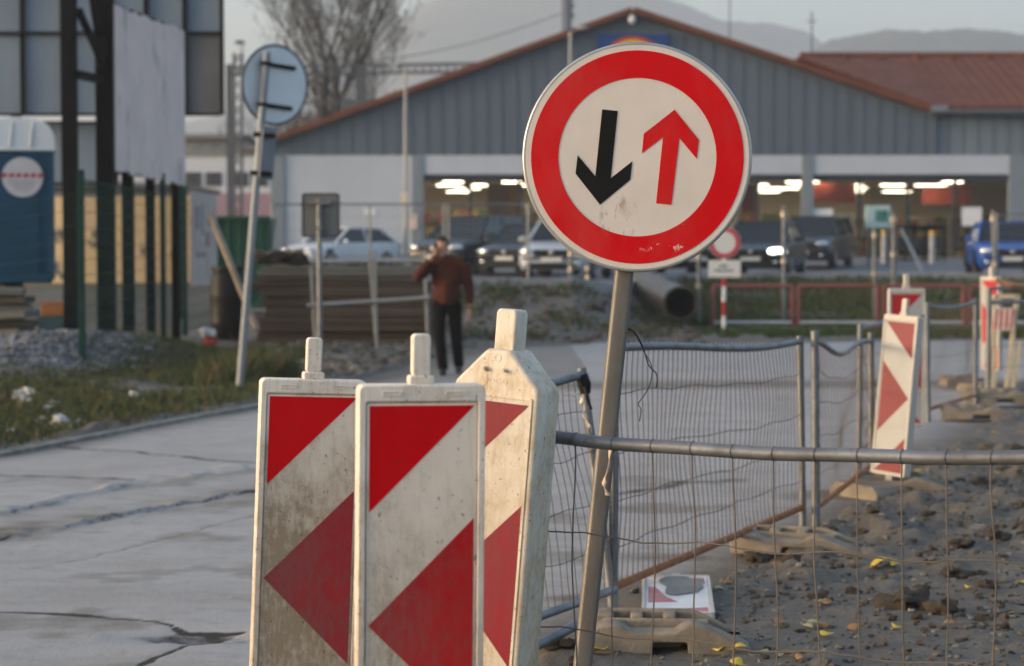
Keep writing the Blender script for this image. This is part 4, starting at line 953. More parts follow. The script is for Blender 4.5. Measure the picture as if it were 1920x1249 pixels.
# green mesh fence running away along the verge
GP = [(153, 318, 25.0), (306, 325, 32.6), (347, 345, 36.0), (400, 372, 40.0)]
gpos = [(Vector((X(a, c_), c_, hz(X(a, c_), c_))), Z(b, c_)) for a, b, c_ in GP]
w = thing('mesh_fence', 'dark green wire mesh fence on posts running away from the road at the left', 'fence', loc=gpos[0][0])
for p, zt_ in gpos:
    mb = MB(); mb.bar(p - Vector((0, 0, .1)), (p.x, p.y, zt_), .085, .06, up=(0, 1, 0)); mb.build('post', MT['green_post'], w, world=True, bevel=.006)
for (p, za), (q, zb2) in zip(gpos[:-1], gpos[1:]):
    mb = MB(); nn = int((q - p).length / .11); zt0 = min(za, zb2) - .1
    for i in range(1, nn): c_ = p.lerp(q, i / nn); mb.bar((c_.x, c_.y, max(p.z, q.z) + .05), (c_.x, c_.y, zt0), .0055, .0055, up=(0, 1, 0))
    for j in range(12): z = max(p.z, q.z) + .08 + (zt0 - max(p.z, q.z) - .1) * j / 11; mb.bar((p.x, p.y, z), (q.x, q.y, z), .008, .008)
    mb.build('mesh_panel', MT['green_post'], w, world=True, recalc=False)
# front run of the same mesh, from the near post to the left edge of the picture
w = thing('mesh_fence', 'fine wire mesh fence in front of the portable toilet', 'fence', loc=(-7.4, 26.5, 0))
mb = MB(); p, q = Vector((-7.55, 27.0, .1)), gpos[0][0] + Vector((-.06, .06, .1)); nn = 30
for i in range(nn + 1): c_ = p.lerp(q, i / nn); mb.bar(c_, c_ + Vector((0, 0, 2.0)), .004, .004, up=(0, 1, 0))
for j in range(11): z = .05 + 1.95 * j / 10; mb.bar(p + Vector((0, 0, z)), q + Vector((0, 0, z)), .004, .004)
mb.build('mesh_panel', MT['green_post'], w, world=True, recalc=False)
# printed poster board tied to the fence
w = thing('poster_board', 'weathered pale poster board with faded print hanging on the green fence', 'poster', loc=(X(373, 37.5), 37.5, 1))
a, b = Vector((X(349, 36.1), 36.1, 0)), Vector((X(398, 39.6), 39.6, 0)); dv = (b - a).normalized(); nv_ = Vector((dv.y, -dv.x, 0))
mb = MB()
for off in (.10, .08):
    mb.v += [tuple(a + nv_ * off + Vector((0, 0, Z(536, 36.1)))), tuple(b + nv_ * off + Vector((0, 0, Z(534, 39.6)))), tuple(b + nv_ * off + Vector((0, 0, Z(366, 39.6)))), tuple(a + nv_ * off + Vector((0, 0, Z(357, 36.1))))]
mb.f = [(0, 1, 2, 3), (7, 6, 5, 4), (0, 4, 5, 1), (1, 5, 6, 2), (2, 6, 7, 3), (3, 7, 4, 0)]; mb.m = [0] * 6
sh_ = mb.build('sheet', mk('faded_poster', (.46, .40, .37), (.38, .33, .31), 2, .8, c3=(.33, .20, .19), sc3=1.6, thr3=(.56, .66)), w, world=True)
mb = MB()
for (u0, v0, u1, v1) in ((.12, .60, .30, .86), (.36, .55, .46, .9), (.5, .42, .7, .58), (.15, .3, .55, .36), (.6, .66, .85, .82)):
    P = []
    for u, v in ((u0, v0), (u1, v0), (u1, v1), (u0, v1)):
        p0 = a.lerp(b, u); P.append(p0 + nv_ * .104 + Vector((0, 0, Z(536, 36.1) + (Z(360, 36.1) - Z(536, 36.1)) * v)))
    mb.add(P, [(0, 1, 2, 3)])
mb.build('faded_print', mk('print_dull', (.22, .24, .24), (.36, .16, .15), 1.2, .8), w, world=True, recalc=False)
# portable toilet
YTt = 30.0; bz = Z(531, YTt)
w = thing('portable_toilet', 'blue portable toilet with a white domed roof and a round white sticker', 'portable toilet', loc=(X(8, YTt), YTt + .6, bz), rotz=15)
hb_ = Z(278, YTt) - bz; BL = mk('toilet_blue', (.001, .058, .122), (.001, .044, .095), 2.5, .5, bump=.25, bsc=1.6)
body = MB().box((0, 0, hb_ / 2), (1.13, 1.13, hb_)).build('cabin', BL, w, bevel=.03)
mb = MB()
for sx in (-1, 1): mb.box((sx * .56, -.56, hb_ / 2), (.07, .07, hb_ - .1))
mb.box((0, -.57, .06), (1.0, .03, .1)); mb.build('corner_trim', mk('toilet_blue_dark', (.005, .07, .15), rough=.5), body, bevel=.01)
MB().box((-.05, -.575, hb_ * .47), (.86, .02, hb_ * .86)).build('door', BL, w, bevel=.01)
rt = Z(219, YTt) - bz - hb_; pr_ = []
for i in range(13): a = math.pi * i / 12; pr_.append((-.62 * math.copysign(abs(math.cos(a)) ** .55, math.cos(a)), hb_ + rt * math.sin(a) ** .8 + .0))
mb = MB(); mb.prism([(x, z) for x, z in pr_[::-1]] , -.60, .60); mb.box((0, 0, hb_ - .01), (1.25, 1.22, .06)); rf_ = mb.build('roof', mk('roof_white', (.80, .82, .86), (.74, .76, .80), 2, .5), w, smooth=40, bevel=.02)
mb = MB()
for x in (-.35, -.05, .25): mb.tube([(x, -.62, hb_ + .03), (x + .04, -.60, hb_ + rt * .8), (x + .03, -.2, hb_ + rt * 1.0)], .025, 8)
mb.build('roof_rib', mk('roof_rib_white', (.66, .68, .72), rough=.5), rf_, smooth=60)
cz = Z(332, YTt - .0) - bz; cxs = X(22, YTt) - X(6, YTt)
stk = MB().prism([(cxs + a, cz + b) for a, b in circ(.30, 36)], -.592, -.586).build('round_sticker', mk('sticker_white', (.62, .60, .62), (.55, .53, .55), 3, .5), w)
mb = MB()
for k in range(-3, 3): x = cxs + .045 + k * .105; mb.prism([(x - .04, cz - .005), (x + .03, cz - .005), (x + .055, cz + .06), (x - .015, cz + .06)], -.596, -.5925)
mb.build('red_lettering', mk('sticker_red', (.55, .05, .05), rough=.5), stk)
mb = MB()
for k in range(6): mb.box((cxs, -.594, cz - .06 - k * .028), (.42 - k * .05, .003, .007))
mb.build('fine_print', mk('sticker_grey', (.30, .30, .33), rough=.5), stk)
# timber under the toilet
TM = [mk('old_timber', (.115, .09, .068), (.075, .06, .048), 3, .85, st=(.3, 1, 4)), mk('grey_timber', (.20, .185, .165), (.14, .125, .11), 3, .85, st=(.3, 1, 4)), mk('brown_timber', (.105, .070, .045), (.07, .048, .032), 3, .85, st=(.3, 1, 4))]
def plank(name, a, b, wd, ht, m, label, cat, group):
    c_ = (Vector(a) + Vector(b)) / 2
    mb = MB(); mb.bar(Vector(a) - c_, Vector(b) - c_, wd, ht); o = mb.build(name, m, bevel=.012); o.location = c_; return tag(o, label, cat, group)
rs = random.Random(4)
for j in range(9):
    z = .06 + j * .118
    plank('timber_plank', (X(-130, 28.2) + rs.uniform(-.1, .1), 28.6 + rs.uniform(-.1, .1), z), (X(74, 28.2) + rs.uniform(-.35, .03) , 28.7 + rs.uniform(-.25, .2), z + rs.uniform(-.03, .03)), 1.0 if j == 8 else .8, .09, TM[rs.choice((0, 0, 1))], 'weathered plank in the low stack below the portable toilet', 'plank', 'planks stacked below the portable toilet')
plank('timber_beam', (X(-40, 30.6), 30.5, .55), (X(-20, 30.6), 31.0, .55), 1.0, 1.05, TM[0], 'short timber bearer under the back of the portable toilet', 'beam', None)
plank('timber_beam', (X(-160, 27.4), 27.3, .10), (X(112, 27.4), 27.5, .20), .16, .12, TM[1], 'long pale timber lying on the gravel at the left edge', 'beam', None)
# small blue and orange crate things between the toilet and the fence
w = thing('pallet_box', 'small orange and blue box behind the fence beside the planks', 'box', loc=(X(98, 33), 33, 0))
a, b = at(76, 592, 33), at(122, 566, 33); MB().span(a, (b.x, b.y + .4, b.z)).build('orange_box', mk('box_orange', (.30, .11, .03), (.2, .09, .04), 5, .6), w, world=True, bevel=.01)
a, b = at(70, 612, 33), at(122, 592.5, 33); MB().span((a.x, a.y, 0), (b.x, b.y + .4, b.z - .005)).build('blue_base', mk('box_blue', (.02, .06, .09), rough=.6), w, world=True, bevel=.01)
# ochre yard wall with graffiti
YG = 62.0
w = thing('yard_wall', 'long ochre yard wall with faint graffiti behind the fence', 'wall', loc=(X(100, YG), YG, hz(X(100, YG), YG)))
wl = MB().span((X(-300, YG), YG, .2), (X(392, YG), YG + .3, Z(368, YG))).build('wall', mk('ochre_render', (.80, .60, .30), (.78, .52, .32), .35, .9, c3=(.62, .45, .30), sc3=.9, thr3=(.58, .75)), w, world=True)
mb = MB(); rs = random.Random(9)
for px0, py0, s in ((80, 452, 28), (95, 440, 22), (108, 436, 18), (168, 455, 20), (92, 500, 18), (108, 515, 14), (172, 438, 16), (262, 470, 16), (320, 480, 16), (225, 540, 14)):
    P = [at(px0 + s * t_ + rs.uniform(-3, 3), py0 + rs.uniform(-10, 10), YG - .012) for t_ in (0, .25, .5, .75, 1)]
    mb.tube([Vector((v.x, YG - .012, v.z)) for v in smoothp(P, 4)], .03, 5)
mb.build('graffiti', mk('graffiti_grey', (.13, .14, .15), rough=.8), wl, world=True, recalc=False)
# grey shed behind the wall
w = thing('grey_shed', 'low grey shed roof line above the ochre wall', 'shed', loc=(X(150, 80), 80, 1))
MB().span((X(-300, 80), 80, 1), (X(330, 80), 90, Z(352, 80))).build('wall', mk('shed_grey', (.22, .24, .27), rough=.8), w, world=True)
MB().span((X(-310, 79.5), 79.5, Z(352, 80) + .003), (X(340, 79.5), 90.5, Z(343, 80))).build('roof', mk('shed_roof', (.13, .135, .15), rough=.8), w, world=True)
# stack of shuttering planks
rs = random.Random(12)
YK = 33.2; nl = 15; zt_ = Z(498, YK)
for j in range(nl):
    z = .05 + (zt_ - .05) * (j + .5) / nl; hgt = zt_ / nl * .86
    a = (X(472 + rs.uniform(-6, 26), YK), YK + .35 + rs.uniform(-.06, .06), z); b = (X(806 + rs.uniform(-20, 26), YK), YK + .35 + rs.uniform(-.08, .08), z + rs.uniform(-.02, .02))
    top = j >= nl - 2
    plank('shuttering_plank', a, b, .8, hgt, TM[1] if top else TM[rs.choice((2, 2, 2, 0))], 'grey weathered plank on top of the big stack behind the square sign' if top else 'brown plank in the big stack behind the square sign', 'plank', 'grey top planks of the big stack' if top else 'brown planks of the big stack')
plank('concrete_slab', (X(486, 33.4), 33.6, zt_ + .06), (X(858, 33.4), 33.7, zt_ + .10), .5, .06, mk('slab_pale', (.42, .41, .39), (.34, .33, .31), 3, .8), 'pale concrete slab lying across the top of the plank stack', 'slab', None)
w = thing('site_fence', 'bent pale fence frame standing in front of the plank stack', 'fence panel', loc=(X(700, 31.5), 31.5, 0), group=None)
PF = mk('pale_tube', (.36, .35, .33), (.28, .27, .25), 5, .5, .3); yf = 31.5
for a, b in (((692, 470), (708, 668)), ((702, 468), (706, 640)), ((795, 470), (803, 650)), ((583, 500), (592, 655))): MB().tube([at(*a, yf), at(*b, yf)], .026, 8).build('post', PF, w, world=True, smooth=60)
MB().tube([at(575, 573, yf - .06), at(806, 558, yf - .06)], .030, 8).build('rail', PF, w, world=True, smooth=60)
# tarpaulin heap and barrel and container
w = thing('waste_skip', 'dark green waste container behind the round sign pole', 'container', loc=(X(455, 44), 44, .4))
mb = MB(); a, b = X(402, 44), X(508, 44)
mb.prism([(a, .3), (b - .15, .3), (b, Z(408, 44)), (a - .1, Z(408, 44))], 43.6, 45.0)
for k in range(5): x = a + .15 + k * (b - a - .3) / 4; mb.box((x, 43.57, (Z(408, 44) + .4) / 2), (.07, .06, Z(408, 44) - .5))
mb.box(((a + b) / 2, 43.56, Z(410, 44)), (b - a + .1, .1, .10)); mb.build('body', mk('skip_green', (.012, .085, .045), (.01, .06, .035), 2, .6), w, world=True, bevel=.015)
p = Vector((X(428, 34.4), 34.4, 0)); w = thing('barrel', 'black plastic barrel beside the leaning grey pole', 'barrel', loc=p)
mb = MB(); prof = [(0, .27), (.05, .31), (.3, .325), (.34, .335), (.38, .325), (.75, .325), (.79, .335), (.83, .325), (1.15, .30), (1.22, .26)]
mb.tube([p + Vector((0, 0, z)) for z, r_ in prof], [r_ for z, r_ in prof], 20); mb.build('drum', MT['black'], w, world=True, smooth=40)
MB().tube([p + Vector((0, 0, 1.22)), p + Vector((0, 0, 1.30))], .30, 20).build('lid', MT['black'], w, world=True, smooth=40)
p0 = gp(492, 650); plank('timber_plank', at(393, 398, 33.8), at(482, 618, 32.8), .10, .06, mk('raw_plank', (.40, .30, .22), (.30, .22, .16), 3, .8), 'single raw plank leaning against the poster board', 'plank', None)
# tarpaulin draped on the plank stack end
mb = MB(); rs = random.Random(2); nx_, ny_ = 14, 8
for i in range(nx_):
    for j in range(ny_):
        x = X(478 + 100 * i / (nx_ - 1), 33); z = Z(484, 33) + .10 - .035 * j + .06 * math.sin(i * 1.3 + j) * .6 + rs.uniform(-.03, .03); mb.v.append((x, 32.75 + .09 * j + .03 * math.sin(i), max(z, zt_ + .02 if j > 2 else 0)))
for i in range(nx_ - 1):
    for j in range(ny_ - 1): a = i * ny_ + j; mb.f.append((a, a + 1, a + ny_ + 1, a + ny_)); mb.m.append(0)
o = mb.build('tarpaulin', mk('dark_sheet', (.035, .035, .038), (.30, .28, .27), 3, .45), smooth=60, recalc=False); s = o.modifiers.new('thickness', 'SOLIDIFY'); s.thickness = .012; tag(o, 'crumpled dark plastic sheet lying on the left end of the plank stack', 'tarpaulin')
w = thing('rag_bundle', 'red and white bundle of rags at the foot of the green fence', 'rags', loc=gp(392, 662))
p = gp(392, 664); rb = rock(71, 14, 9, .9, .8); rb.v = [tuple(p + Vector((v[0] * .11, v[1] * .1, v[2] * .17 + .14))) for v in rb.v]; rb.build('red_cloth', mk('rag_red', (.34, .06, .045), rough=.9), w, world=True, smooth=40)
rb = rock(72, 14, 9, .7, .8); rb.v = [tuple(p + Vector((v[0] * .12 - .03, v[1] * .1, v[2] * .09 + .33))) for v in rb.v]; rb.build('white_cloth', mk('rag_white', (.6, .58, .56), rough=.9), w, world=True, smooth=40)

# ================================================================== STORE
YF = 75.0; GZ = 1.2
CLAD = mk('grey_cladding', (.105, .132, .17), (.092, .115, .15), .8, .55, .1, st=(2, 1, .15)); CLADL = mk('pale_cladding', (.165, .195, .235), (.15, .178, .215), .8, .55, .1, st=(2, 1, .15))
PIL = mk('pillar_grey', (.19, .225, .265), (.17, .205, .24), 2, .6); WHT = mk('white_facade', (.45, .49, .56), (.42, .455, .525), .5, .6)
TILE = mk('roof_tiles', (.155, .046, .020), (.11, .033, .016), 1.5, .75, bump=.3, bsc=6, c3=(.15, .055, .035), sc3=5, thr3=(.5, .7))
st = thing('supermarket', 'grey gabled supermarket with red tiled roof, white band and lit shop windows', 'supermarket', loc=(X(1185, YF), YF, GZ))
def xz(px, py, Y=YF): return (X(px, Y), Z(py, Y))
pk = xz(1185, 26); le = xz(505, 270); re = xz(1752, 216); zc = Z(291, YF)
mb = MB(); mb.prism([(le[0], zc), (re[0], zc), re, pk, le], YF, YF + .25); clad = mb.build('gable_cladding', CLAD, st, world=True)
mb = MB(); x = le[0] + .3
def gz(x): return le[1] + (pk[1] - le[1]) * (x - le[0]) / (pk[0] - le[0]) if x < pk[0] else pk[1] + (re[1] - pk[1]) * (x - pk[0]) / (re[0] - pk[0])
while x < re[0] - .1: mb.span((x - .03, YF - .025, zc + .01), (x + .03, YF - .003, gz(x) - .1)); x += .565
mb.build('cladding_seam', mk('seam_grey', (.09, .113, .147), rough=.6), clad, world=True)
wz = Z(213, YF); mb = MB(); mb.span((re[0] + .01, YF + .2, zc), (34, YF + .5, wz + .3)); cl2 = mb.build('wing_cladding', CLADL, st, world=True)
mb = MB(); x = re[0] + .5
while x < 34: mb.span((x - .03, YF + .175, zc + .01), (x + .03, YF + .197, wz)); x += .565
mb.build('cladding_seam', mk('seam_pale', (.14, .166, .20), rough=.6), cl2, world=True)
# roofs
def slab(mb, quad, th_, mi=0):
    q = [Vector(p) for p in quad]; n = (q[1] - q[0]).cross(q[3] - q[0]).normalized()
    if n.z < 0: n = -n
    vs = q + [p + n * th_ for p in q]; mb.add(vs, [(3, 2, 1, 0), (4, 5, 6, 7), (0, 1, 5, 4), (1, 2, 6, 5), (2, 3, 7, 6), (3, 0, 4, 7)], mi)
mb = MB(); P = Vector((pk[0], 0, pk[1] + .02)); Lq = Vector((X(492, YF), 0, le[1] - .11)); Rq = Vector((X(1757, YF), 0, re[1] + .0))
y0, y1 = YF - .45, 108
slab(mb, [(Lq.x, y0, Lq.z), (P.x, y0, P.z), (P.x, y1, P.z), (Lq.x, y1, Lq.z)], .20)
slab(mb, [(P.x, y0, P.z), (Rq.x, y0, Rq.z), (Rq.x, y1, Rq.z), (P.x, y1, P.z)], .20)
rf = mb.build('roof', TILE, st, world=True)
ez = Z(206, YF - .3); rz_ = Z(110, 82)
mb = MB(); slab(mb, [(X(1750, YF - .3) + .1, YF - .32, ez), (34, YF - .32, ez), (34, 82, rz_), (X(1497, 82), 82, rz_)], .12)
slab(mb, [(X(1497, 82), 82.01, rz_), (34, 82.01, rz_), (34, 92, ez), (8, 92, ez)], .12)
wr_ = mb.build('wing_roof', TILE, st, world=True)
mb = MB(); e0 = Vector((X(1750, YF - .3) + .1, YF - .32, ez)); e1 = Vector((34, YF - .32, ez)); r0 = Vector((X(1497, 82), 82, rz_)); r1 = Vector((34, 82, rz_)); nrm_ = (e1 - e0).cross(r0 - e0).normalized()
if nrm_.z < 0: nrm_ = -nrm_
k = 0; xx = 16.0
while xx < 33:
    a = Vector((xx, e0.y, ez)) + nrm_ * .125; b = Vector((xx - .0, 82, rz_)) + nrm_ * .125; mb.tube([a, b], .05, 5); xx += .42
mb.build('tile_row', TILE, wr_, world=True, smooth=60)
mb = MB(); mb.tube([r0 + nrm_ * .14, r1 + nrm_ * .14], .13, 8)
for k in range(6): xq = X(1580, 82) + k * 1.45; mb.box((xq, 81.4, rz_ + .02), (.22, .3, .22))
mb.build('ridge_tiles', TILE, wr_, world=True, smooth=50)
mb = MB(); mb.tube([e0 + Vector((-.3, -.10, -.08)), e1 + Vector((0, -.10, -.08))], .10, 8); mb.build('gutter', mk('gutter', (.10, .105, .115), rough=.5), st, world=True, smooth=60)
mb = MB(); mb.span((X(1738, YF), YF - .50, Z(213, YF)), (X(1768, YF), YF - .02, Z(200, YF))); mb.build('eave_box', PIL, st, world=True)
# ground floor
zw = Z(327, YF)
pil = [(509, 535), (773, 795), (1502, 1524), (1889, 1990)]
for a, b in pil: MB().span((X(a, YF), YF - .10, GZ - .1), (X(b, YF), YF + .35, zc - .004)).build('pillar', PIL, st, world=True, bevel=.02)
MB().span((X(535, YF) + .003, YF, GZ - .1), (X(773, YF) - .003, YF + .3, zc - .004)).build('white_wall', WHT, st, world=True)
MB().span((X(535, YF) + .003, YF - .06, GZ - .1), (X(773, YF) - .003, YF - .003, GZ + .22)).build('plinth', PIL, st, world=True)
for a, b in ((795, 1502), (1524, 1889)):
    MB().span((X(a, YF) + .003, YF - .05, zw), (X(b, YF) - .003, YF + .3, zc - .004)).build('white_band', WHT, st, world=True)
    MB().span((X(a, YF) + .003, YF + .02, zw - .25), (X(b, YF) - .003, YF + .28, zw - .003)).build('lintel', mk('lintel_dark', (.03, .035, .05), rough=.6), st, world=True)
    w_ = MB().span((X(a, YF) + .004, YF + .12, GZ - .05), (X(b, YF) - .004, YF + .14, zw - .253)).build('shop_window', glass('shop_glass'), st, world=True)
    mb = MB(); xx = X(a, YF) + 1.75
    while xx < X(b, YF) - .3: mb.span((xx - .06, YF + .05, GZ), (xx + .06, YF + .20, zw - .256)); xx += 1.8
    mb.span((X(a, YF) + .01, YF + .06, GZ - .04), (X(b, YF) - .01, YF + .19, GZ + .12)); mb.build('mullion', mk('mullion', (.03, .033, .04), rough=.5), w_, world=True)
# shell of the sales floor
mb = MB(); x0, x1 = X(505, YF) + .1, 33.0
mb.span((x0, YF + .5, GZ - .2), (x1, 102, GZ - .1)); mb.span((x0, YF + .5, 4.75), (x1, 102, 4.9)); mb.span((x0, 102.02, GZ - .2), (x1, 102.2, 4.9)); mb.span((x0 - .05, YF + .36, GZ - .2), (x0 - .01, 102, 4.9)); mb.span((x1 + .01, YF + .52, GZ - .2), (x1 + .15, 102, 4.9)); mb.span((X(1990, YF), YF + .25, GZ - .1), (33.2, YF + .45, zc - .01))
mb.build('interior', mk('interior_walls', (.72, .64, .50), (.66, .58, .45), .5, .7), st, world=True)
mb = MB(); lx = MB()
# sign panel on the gable: blue square, yellow disc with red ring
a, b = xz(1117, 65), xz(1252, 200)
lg = MB().span((a[0], YF - .22, b[1]), (b[0], YF - .05, a[1])).build('sign_panel', mk('sign_blue', (.006, .045, .20), (.005, .04, .17), 1, .45), st, world=True)
cx_, cz_ = xz(1185, 134); ro = 64 / F * YF
MB().ring([(cx_ + p, cz_ + q) for p, q in circ(ro, 48)], [(cx_ + p, cz_ + q) for p, q in circ(ro * .90, 48)], YF - .235, YF - .224).build('red_ring', mk('logo_red', (.50, .05, .02), rough=.5), lg, world=True)
MB().prism([(cx_ + p, cz_ + q) for p, q in circ(ro * .9, 48)], YF - .232, YF - .223).build('yellow_disc', mk('logo_yellow', (.80, .50, .02), rough=.5), lg, world=True)
mb = MB(); c_ = at(1185, 36, YF - .3); mb.ball(c_, (.14, .16, .19)); mb.box((c_.x, YF - .10, c_.z + .1), (.08, .3, .08)); mb.build('flood_lamp', MT['white_paint'], st, world=True, smooth=50)
for px, py, ww, hh_ in ((775, 416, 16, 27),):
    MB().span((X(px - ww / 2, YF), YF - .14, Z(py + hh_ / 2, YF)), (X(px + ww / 2, YF), YF - .103, Z(py - hh_ / 2, YF))).build('notice', mk('notice_pink', (.72, .58, .52), rough=.6), st, world=True)
MB().span((X(683, YF), YF - .03, Z(404, YF)), (X(704, YF), YF - .002, Z(391, YF))).build('wall_plate', MT['white_paint'], st, world=True)
# shop interior things
WARM = emis('shop_tube', (1.0, .86, .60), 5.2)
lamp = None
def ceil_light(px, py, Y, ln_):
    t = thing('ceiling_light', 'fluorescent strip lamp on the shop ceiling seen through the windows', 'ceiling light', loc=(X(px, Y), Y, 4.36), group='strip lamps in the shop')
    MB().box((0, 0, .0), (ln_, .50, .008)).build('tube', WARM, t); MB().box((0, 0, .047), (ln_ + .1, .56, .08)).build('housing', MT['white_paint'], t)
    MB().box((0, 0, .26), (.05, .05, .26)).build('hanger', MT['white_paint'], t)
rs = random.Random(6)
for Y in (78.5, 82.5, 86.5, 91, 96):
    x = -3.5 + rs.uniform(0, 1.5)
    while x < 20:
        if rs.random() < .85: ceil_light(960 + x / Y * F, 0, Y, rs.choice((.8, 1.1, 1.3)))
        x += rs.choice((1.6, 1.9, 2.3))
GD = [mk('goods_%s' % n, c, rough=.6) for n, c in (('red', (.35, .06, .04)), ('orange', (.42, .19, .05)), ('cream', (.55, .46, .32)), ('green', (.10, .17, .06)), ('brown', (.17, .10, .06)), ('grey', (.20, .20, .20)), ('yellow', (.5, .36, .08)))]
for k, (px, Y, w_, h_) in enumerate(((830, 80, 2.2, 1.9), (905, 84, 2.4, 2.1), (960, 79, 1.6, 2.3), (1050, 82, 2.6, 2.0), (1425, 82, 1.8, 2.0), (1475, 86, 1.5, 1.7), (1555, 80, 1.8, 1.9), (1620, 84, 2.2, 1.8), (1700, 82, 2.0, 1.7), (1760, 86, 2.2, 1.9), (1830, 81, 2.2, 1.8), (1880, 86, 2, 1.9))):
    t = thing('shop_shelf', 'shelf unit stacked with mixed goods inside the shop', 'shelf', loc=(X(px, Y), Y, GZ - .098), group='shelf units inside the shop')
    mb = MB(); mb.box((-w_ / 2, 0, h_ / 2), (.06, .6, h_)); mb.box((w_ / 2, 0, h_ / 2), (.06, .6, h_)); mb.box((0, .28, h_ / 2), (w_ - .08, .04, h_ - .02))
    for j in range(4): mb.box((0, 0, .12 + j * h_ / 4), (w_ - .08, .54, .04))
    mb.build('frame', mk('shelf_metal', (.30, .29, .28), rough=.5), t)
    mb = MB()
    for j in range(4):
        x = -w_ / 2 + .1
        while x < w_ / 2 - .3:
            ww = rs.uniform(.15, .4); hh_ = rs.uniform(.2, h_ / 4 - .08); mb.box((x + ww / 2, -.05, .143 + j * h_ / 4 + hh_ / 2), (ww - .02, .38, hh_), mi=rs.randrange(7)); x += ww
    stuff_ = mb.build('goods', GD, t); stuff_['kind'] = 'stuff'
for px, py, Y, w_, h_, m, lab in ((1562, 362, 78.5, 1.7, .75, GD[0], 'red banner hanging inside the shop window behind the dark cars'), (1772, 366, 79.5, 1.9, .7, GD[0], 'red banner hanging inside the shop window above the yellow capped bollards'), (1405, 372, 78, .7, 1.1, GD[0], 'narrow red banner inside the shop right behind the big sign'), (938, 375, 77.5, 1.0, 1.3, mk('banner_dull', (.32, .20, .14), rough=.6), 'dull reddish banner inside the shop above the dark saloon car'), (968, 390, 77.2, .5, 1.9, mk('banner_orange', (.55, .28, .03), rough=.6), 'tall orange banner inside the shop left of the big sign')):
    t = thing('shop_banner', lab, 'banner', loc=(X(px, Y), Y, Z(py, Y)))
    MB().box((0, 0, 0), (w_, .03, h_)).build('sheet', m, t); 
    mb = MB(); top_ = 4.748 - Z(py, Y); mb.tube([(-w_ * .4, 0, h_ / 2), (-w_ * .4, 0, top_)], .012, 5); mb.tube([(w_ * .4, 0, h_ / 2), (w_ * .4, 0, top_)], .012, 5); mb.build('cord', MT['black'], t)
t = thing('hanging_sign', 'small yellow sign hanging in the dark shop entrance', 'sign', loc=at(876, 345, 76)); MB().ball((0, 0, 0), (.16, .03, .2)).build('yellow_plate', mk('sign_yellow', (.7, .55, .02), rough=.5), t, smooth=60); MB().tube([(0, 0, .18), (0, 0, 4.748 - at(876, 345, 76).z)], .01, 5).build('cord', MT['black'], t)
for px, py, w_, h_, lab in ((1541, 407, .8, .62, 'white notice sheet inside the shop window nearest the grey pillar'), (1821, 406, .75, .7, 'white notice sheet inside the shop window above the blue car')):
    o = MB().box((0, 0, 0), (w_, .01, h_)).build('window_notice', MT['white_paint']); o.location = (X(px, YF), YF + .03, Z(py, YF)); tag(o, lab, 'notice')
# outdoor things by the shop
t = thing('info_board', 'pale blue notice cabinet with a teal screen in front of the shop windows', 'notice board', loc=(X(1645, 64), 64, hz(X(1645, 64), 64)))
z0 = hz(X(1645, 64), 64); zt_, zb_ = Z(385, 64) - z0, Z(428, 64) - z0
MB().box((0, 0, (zt_ + zb_) / 2), (.80, .16, zt_ - zb_)).build('cabinet', mk('cabinet_blue', (.36, .50, .52), (.32, .45, .47), 2, .5), t, bevel=.02)
MB().box((.10, -.095, (zt_ + zb_) / 2 + .02), (.40, .02, .36)).build('screen', mk('screen_teal', (.03, .11, .12), (.08, .25, .22), 4, .3), t)
for sx in (-.3, .3): MB().tube([(sx, 0, -.1), (sx, 0, zb_)], .05, 8).build('leg', MT['galv'], t, smooth=60)
for px, lab in ((1657, 'white bollard with a yellow cap under the pale blue board'), (1747, 'white bollard with a yellow cap in front of the dark trolley shelter')):
    Yb = 66; p = Vector((X(px, Yb), Yb, hz(X(px, Yb), Yb) + .05)); t = thing('bollard', lab, 'bollard', loc=p, group='bollards by the shop')
    h_ = Z(433, Yb) - p.z; MB().tube([(0, 0, 0), (0, 0, h_ - .14)], .09, 12).build('post', mk('bollard_grey', (.45, .45, .46), rough=.6), t, smooth=60); MB().tube([(0, 0, h_ - .14), (0, 0, h_ - .02), (0, 0, h_)], [.10, .10, .06], 12).build('cap', mk('cap_yellow', (.62, .36, .03), rough=.5), t, smooth=60)
Yt = 68.5; t = thing('trolley_shelter', 'dark steel trolley shelter with rows of trolleys in front of the shop', 'trolley shelter', loc=(X(1715, Yt), Yt, hz(X(1715, Yt), Yt)))
z0 = hz(X(1715, Yt), Yt); mb = MB(); hw_ = 55 / F * Yt; zt_ = Z(428, Yt) - z0
for sx in (-1, -.33, .33, 1): mb.tube([(sx * hw_, 0, -.1), (sx * hw_, 0, zt_)], .035, 8); mb.tube([(sx * hw_, 1.8, -.1), (sx * hw_, 1.8, zt_)], .035, 8)
for z in (.35, zt_): mb.tube([(-hw_, 0, z), (hw_, 0, z)], .03, 8)
mb.build('frame', MT['dark_steel'], t, smooth=60); MB().box((0, .9, zt_ + .06), (2 * hw_ + .2, 2.0, .05)).build('roof', MT['dark_steel'], t)
mb = MB()
for k in range(5):
    x = -hw_ + .28 + k * (2 * hw_ - .5) / 4
    for q in range(6): mb.box((x, .3 + q * .24, .70), (.36, .03, .42)); mb.box((x, .3 + q * .24, .28), (.30, .03, .03))
    mb.box((x - .17, .9, .75), (.02, 1.3, .35)); mb.box((x + .17, .9, .75), (.02, 1.3, .35)); mb.box((x, .9, .12), (.30, 1.3, .10))
mb.build('trolley_row', mk('trolley_dark', (.04, .042, .05), (.06, .06, .065), 5, .45, .4), t)
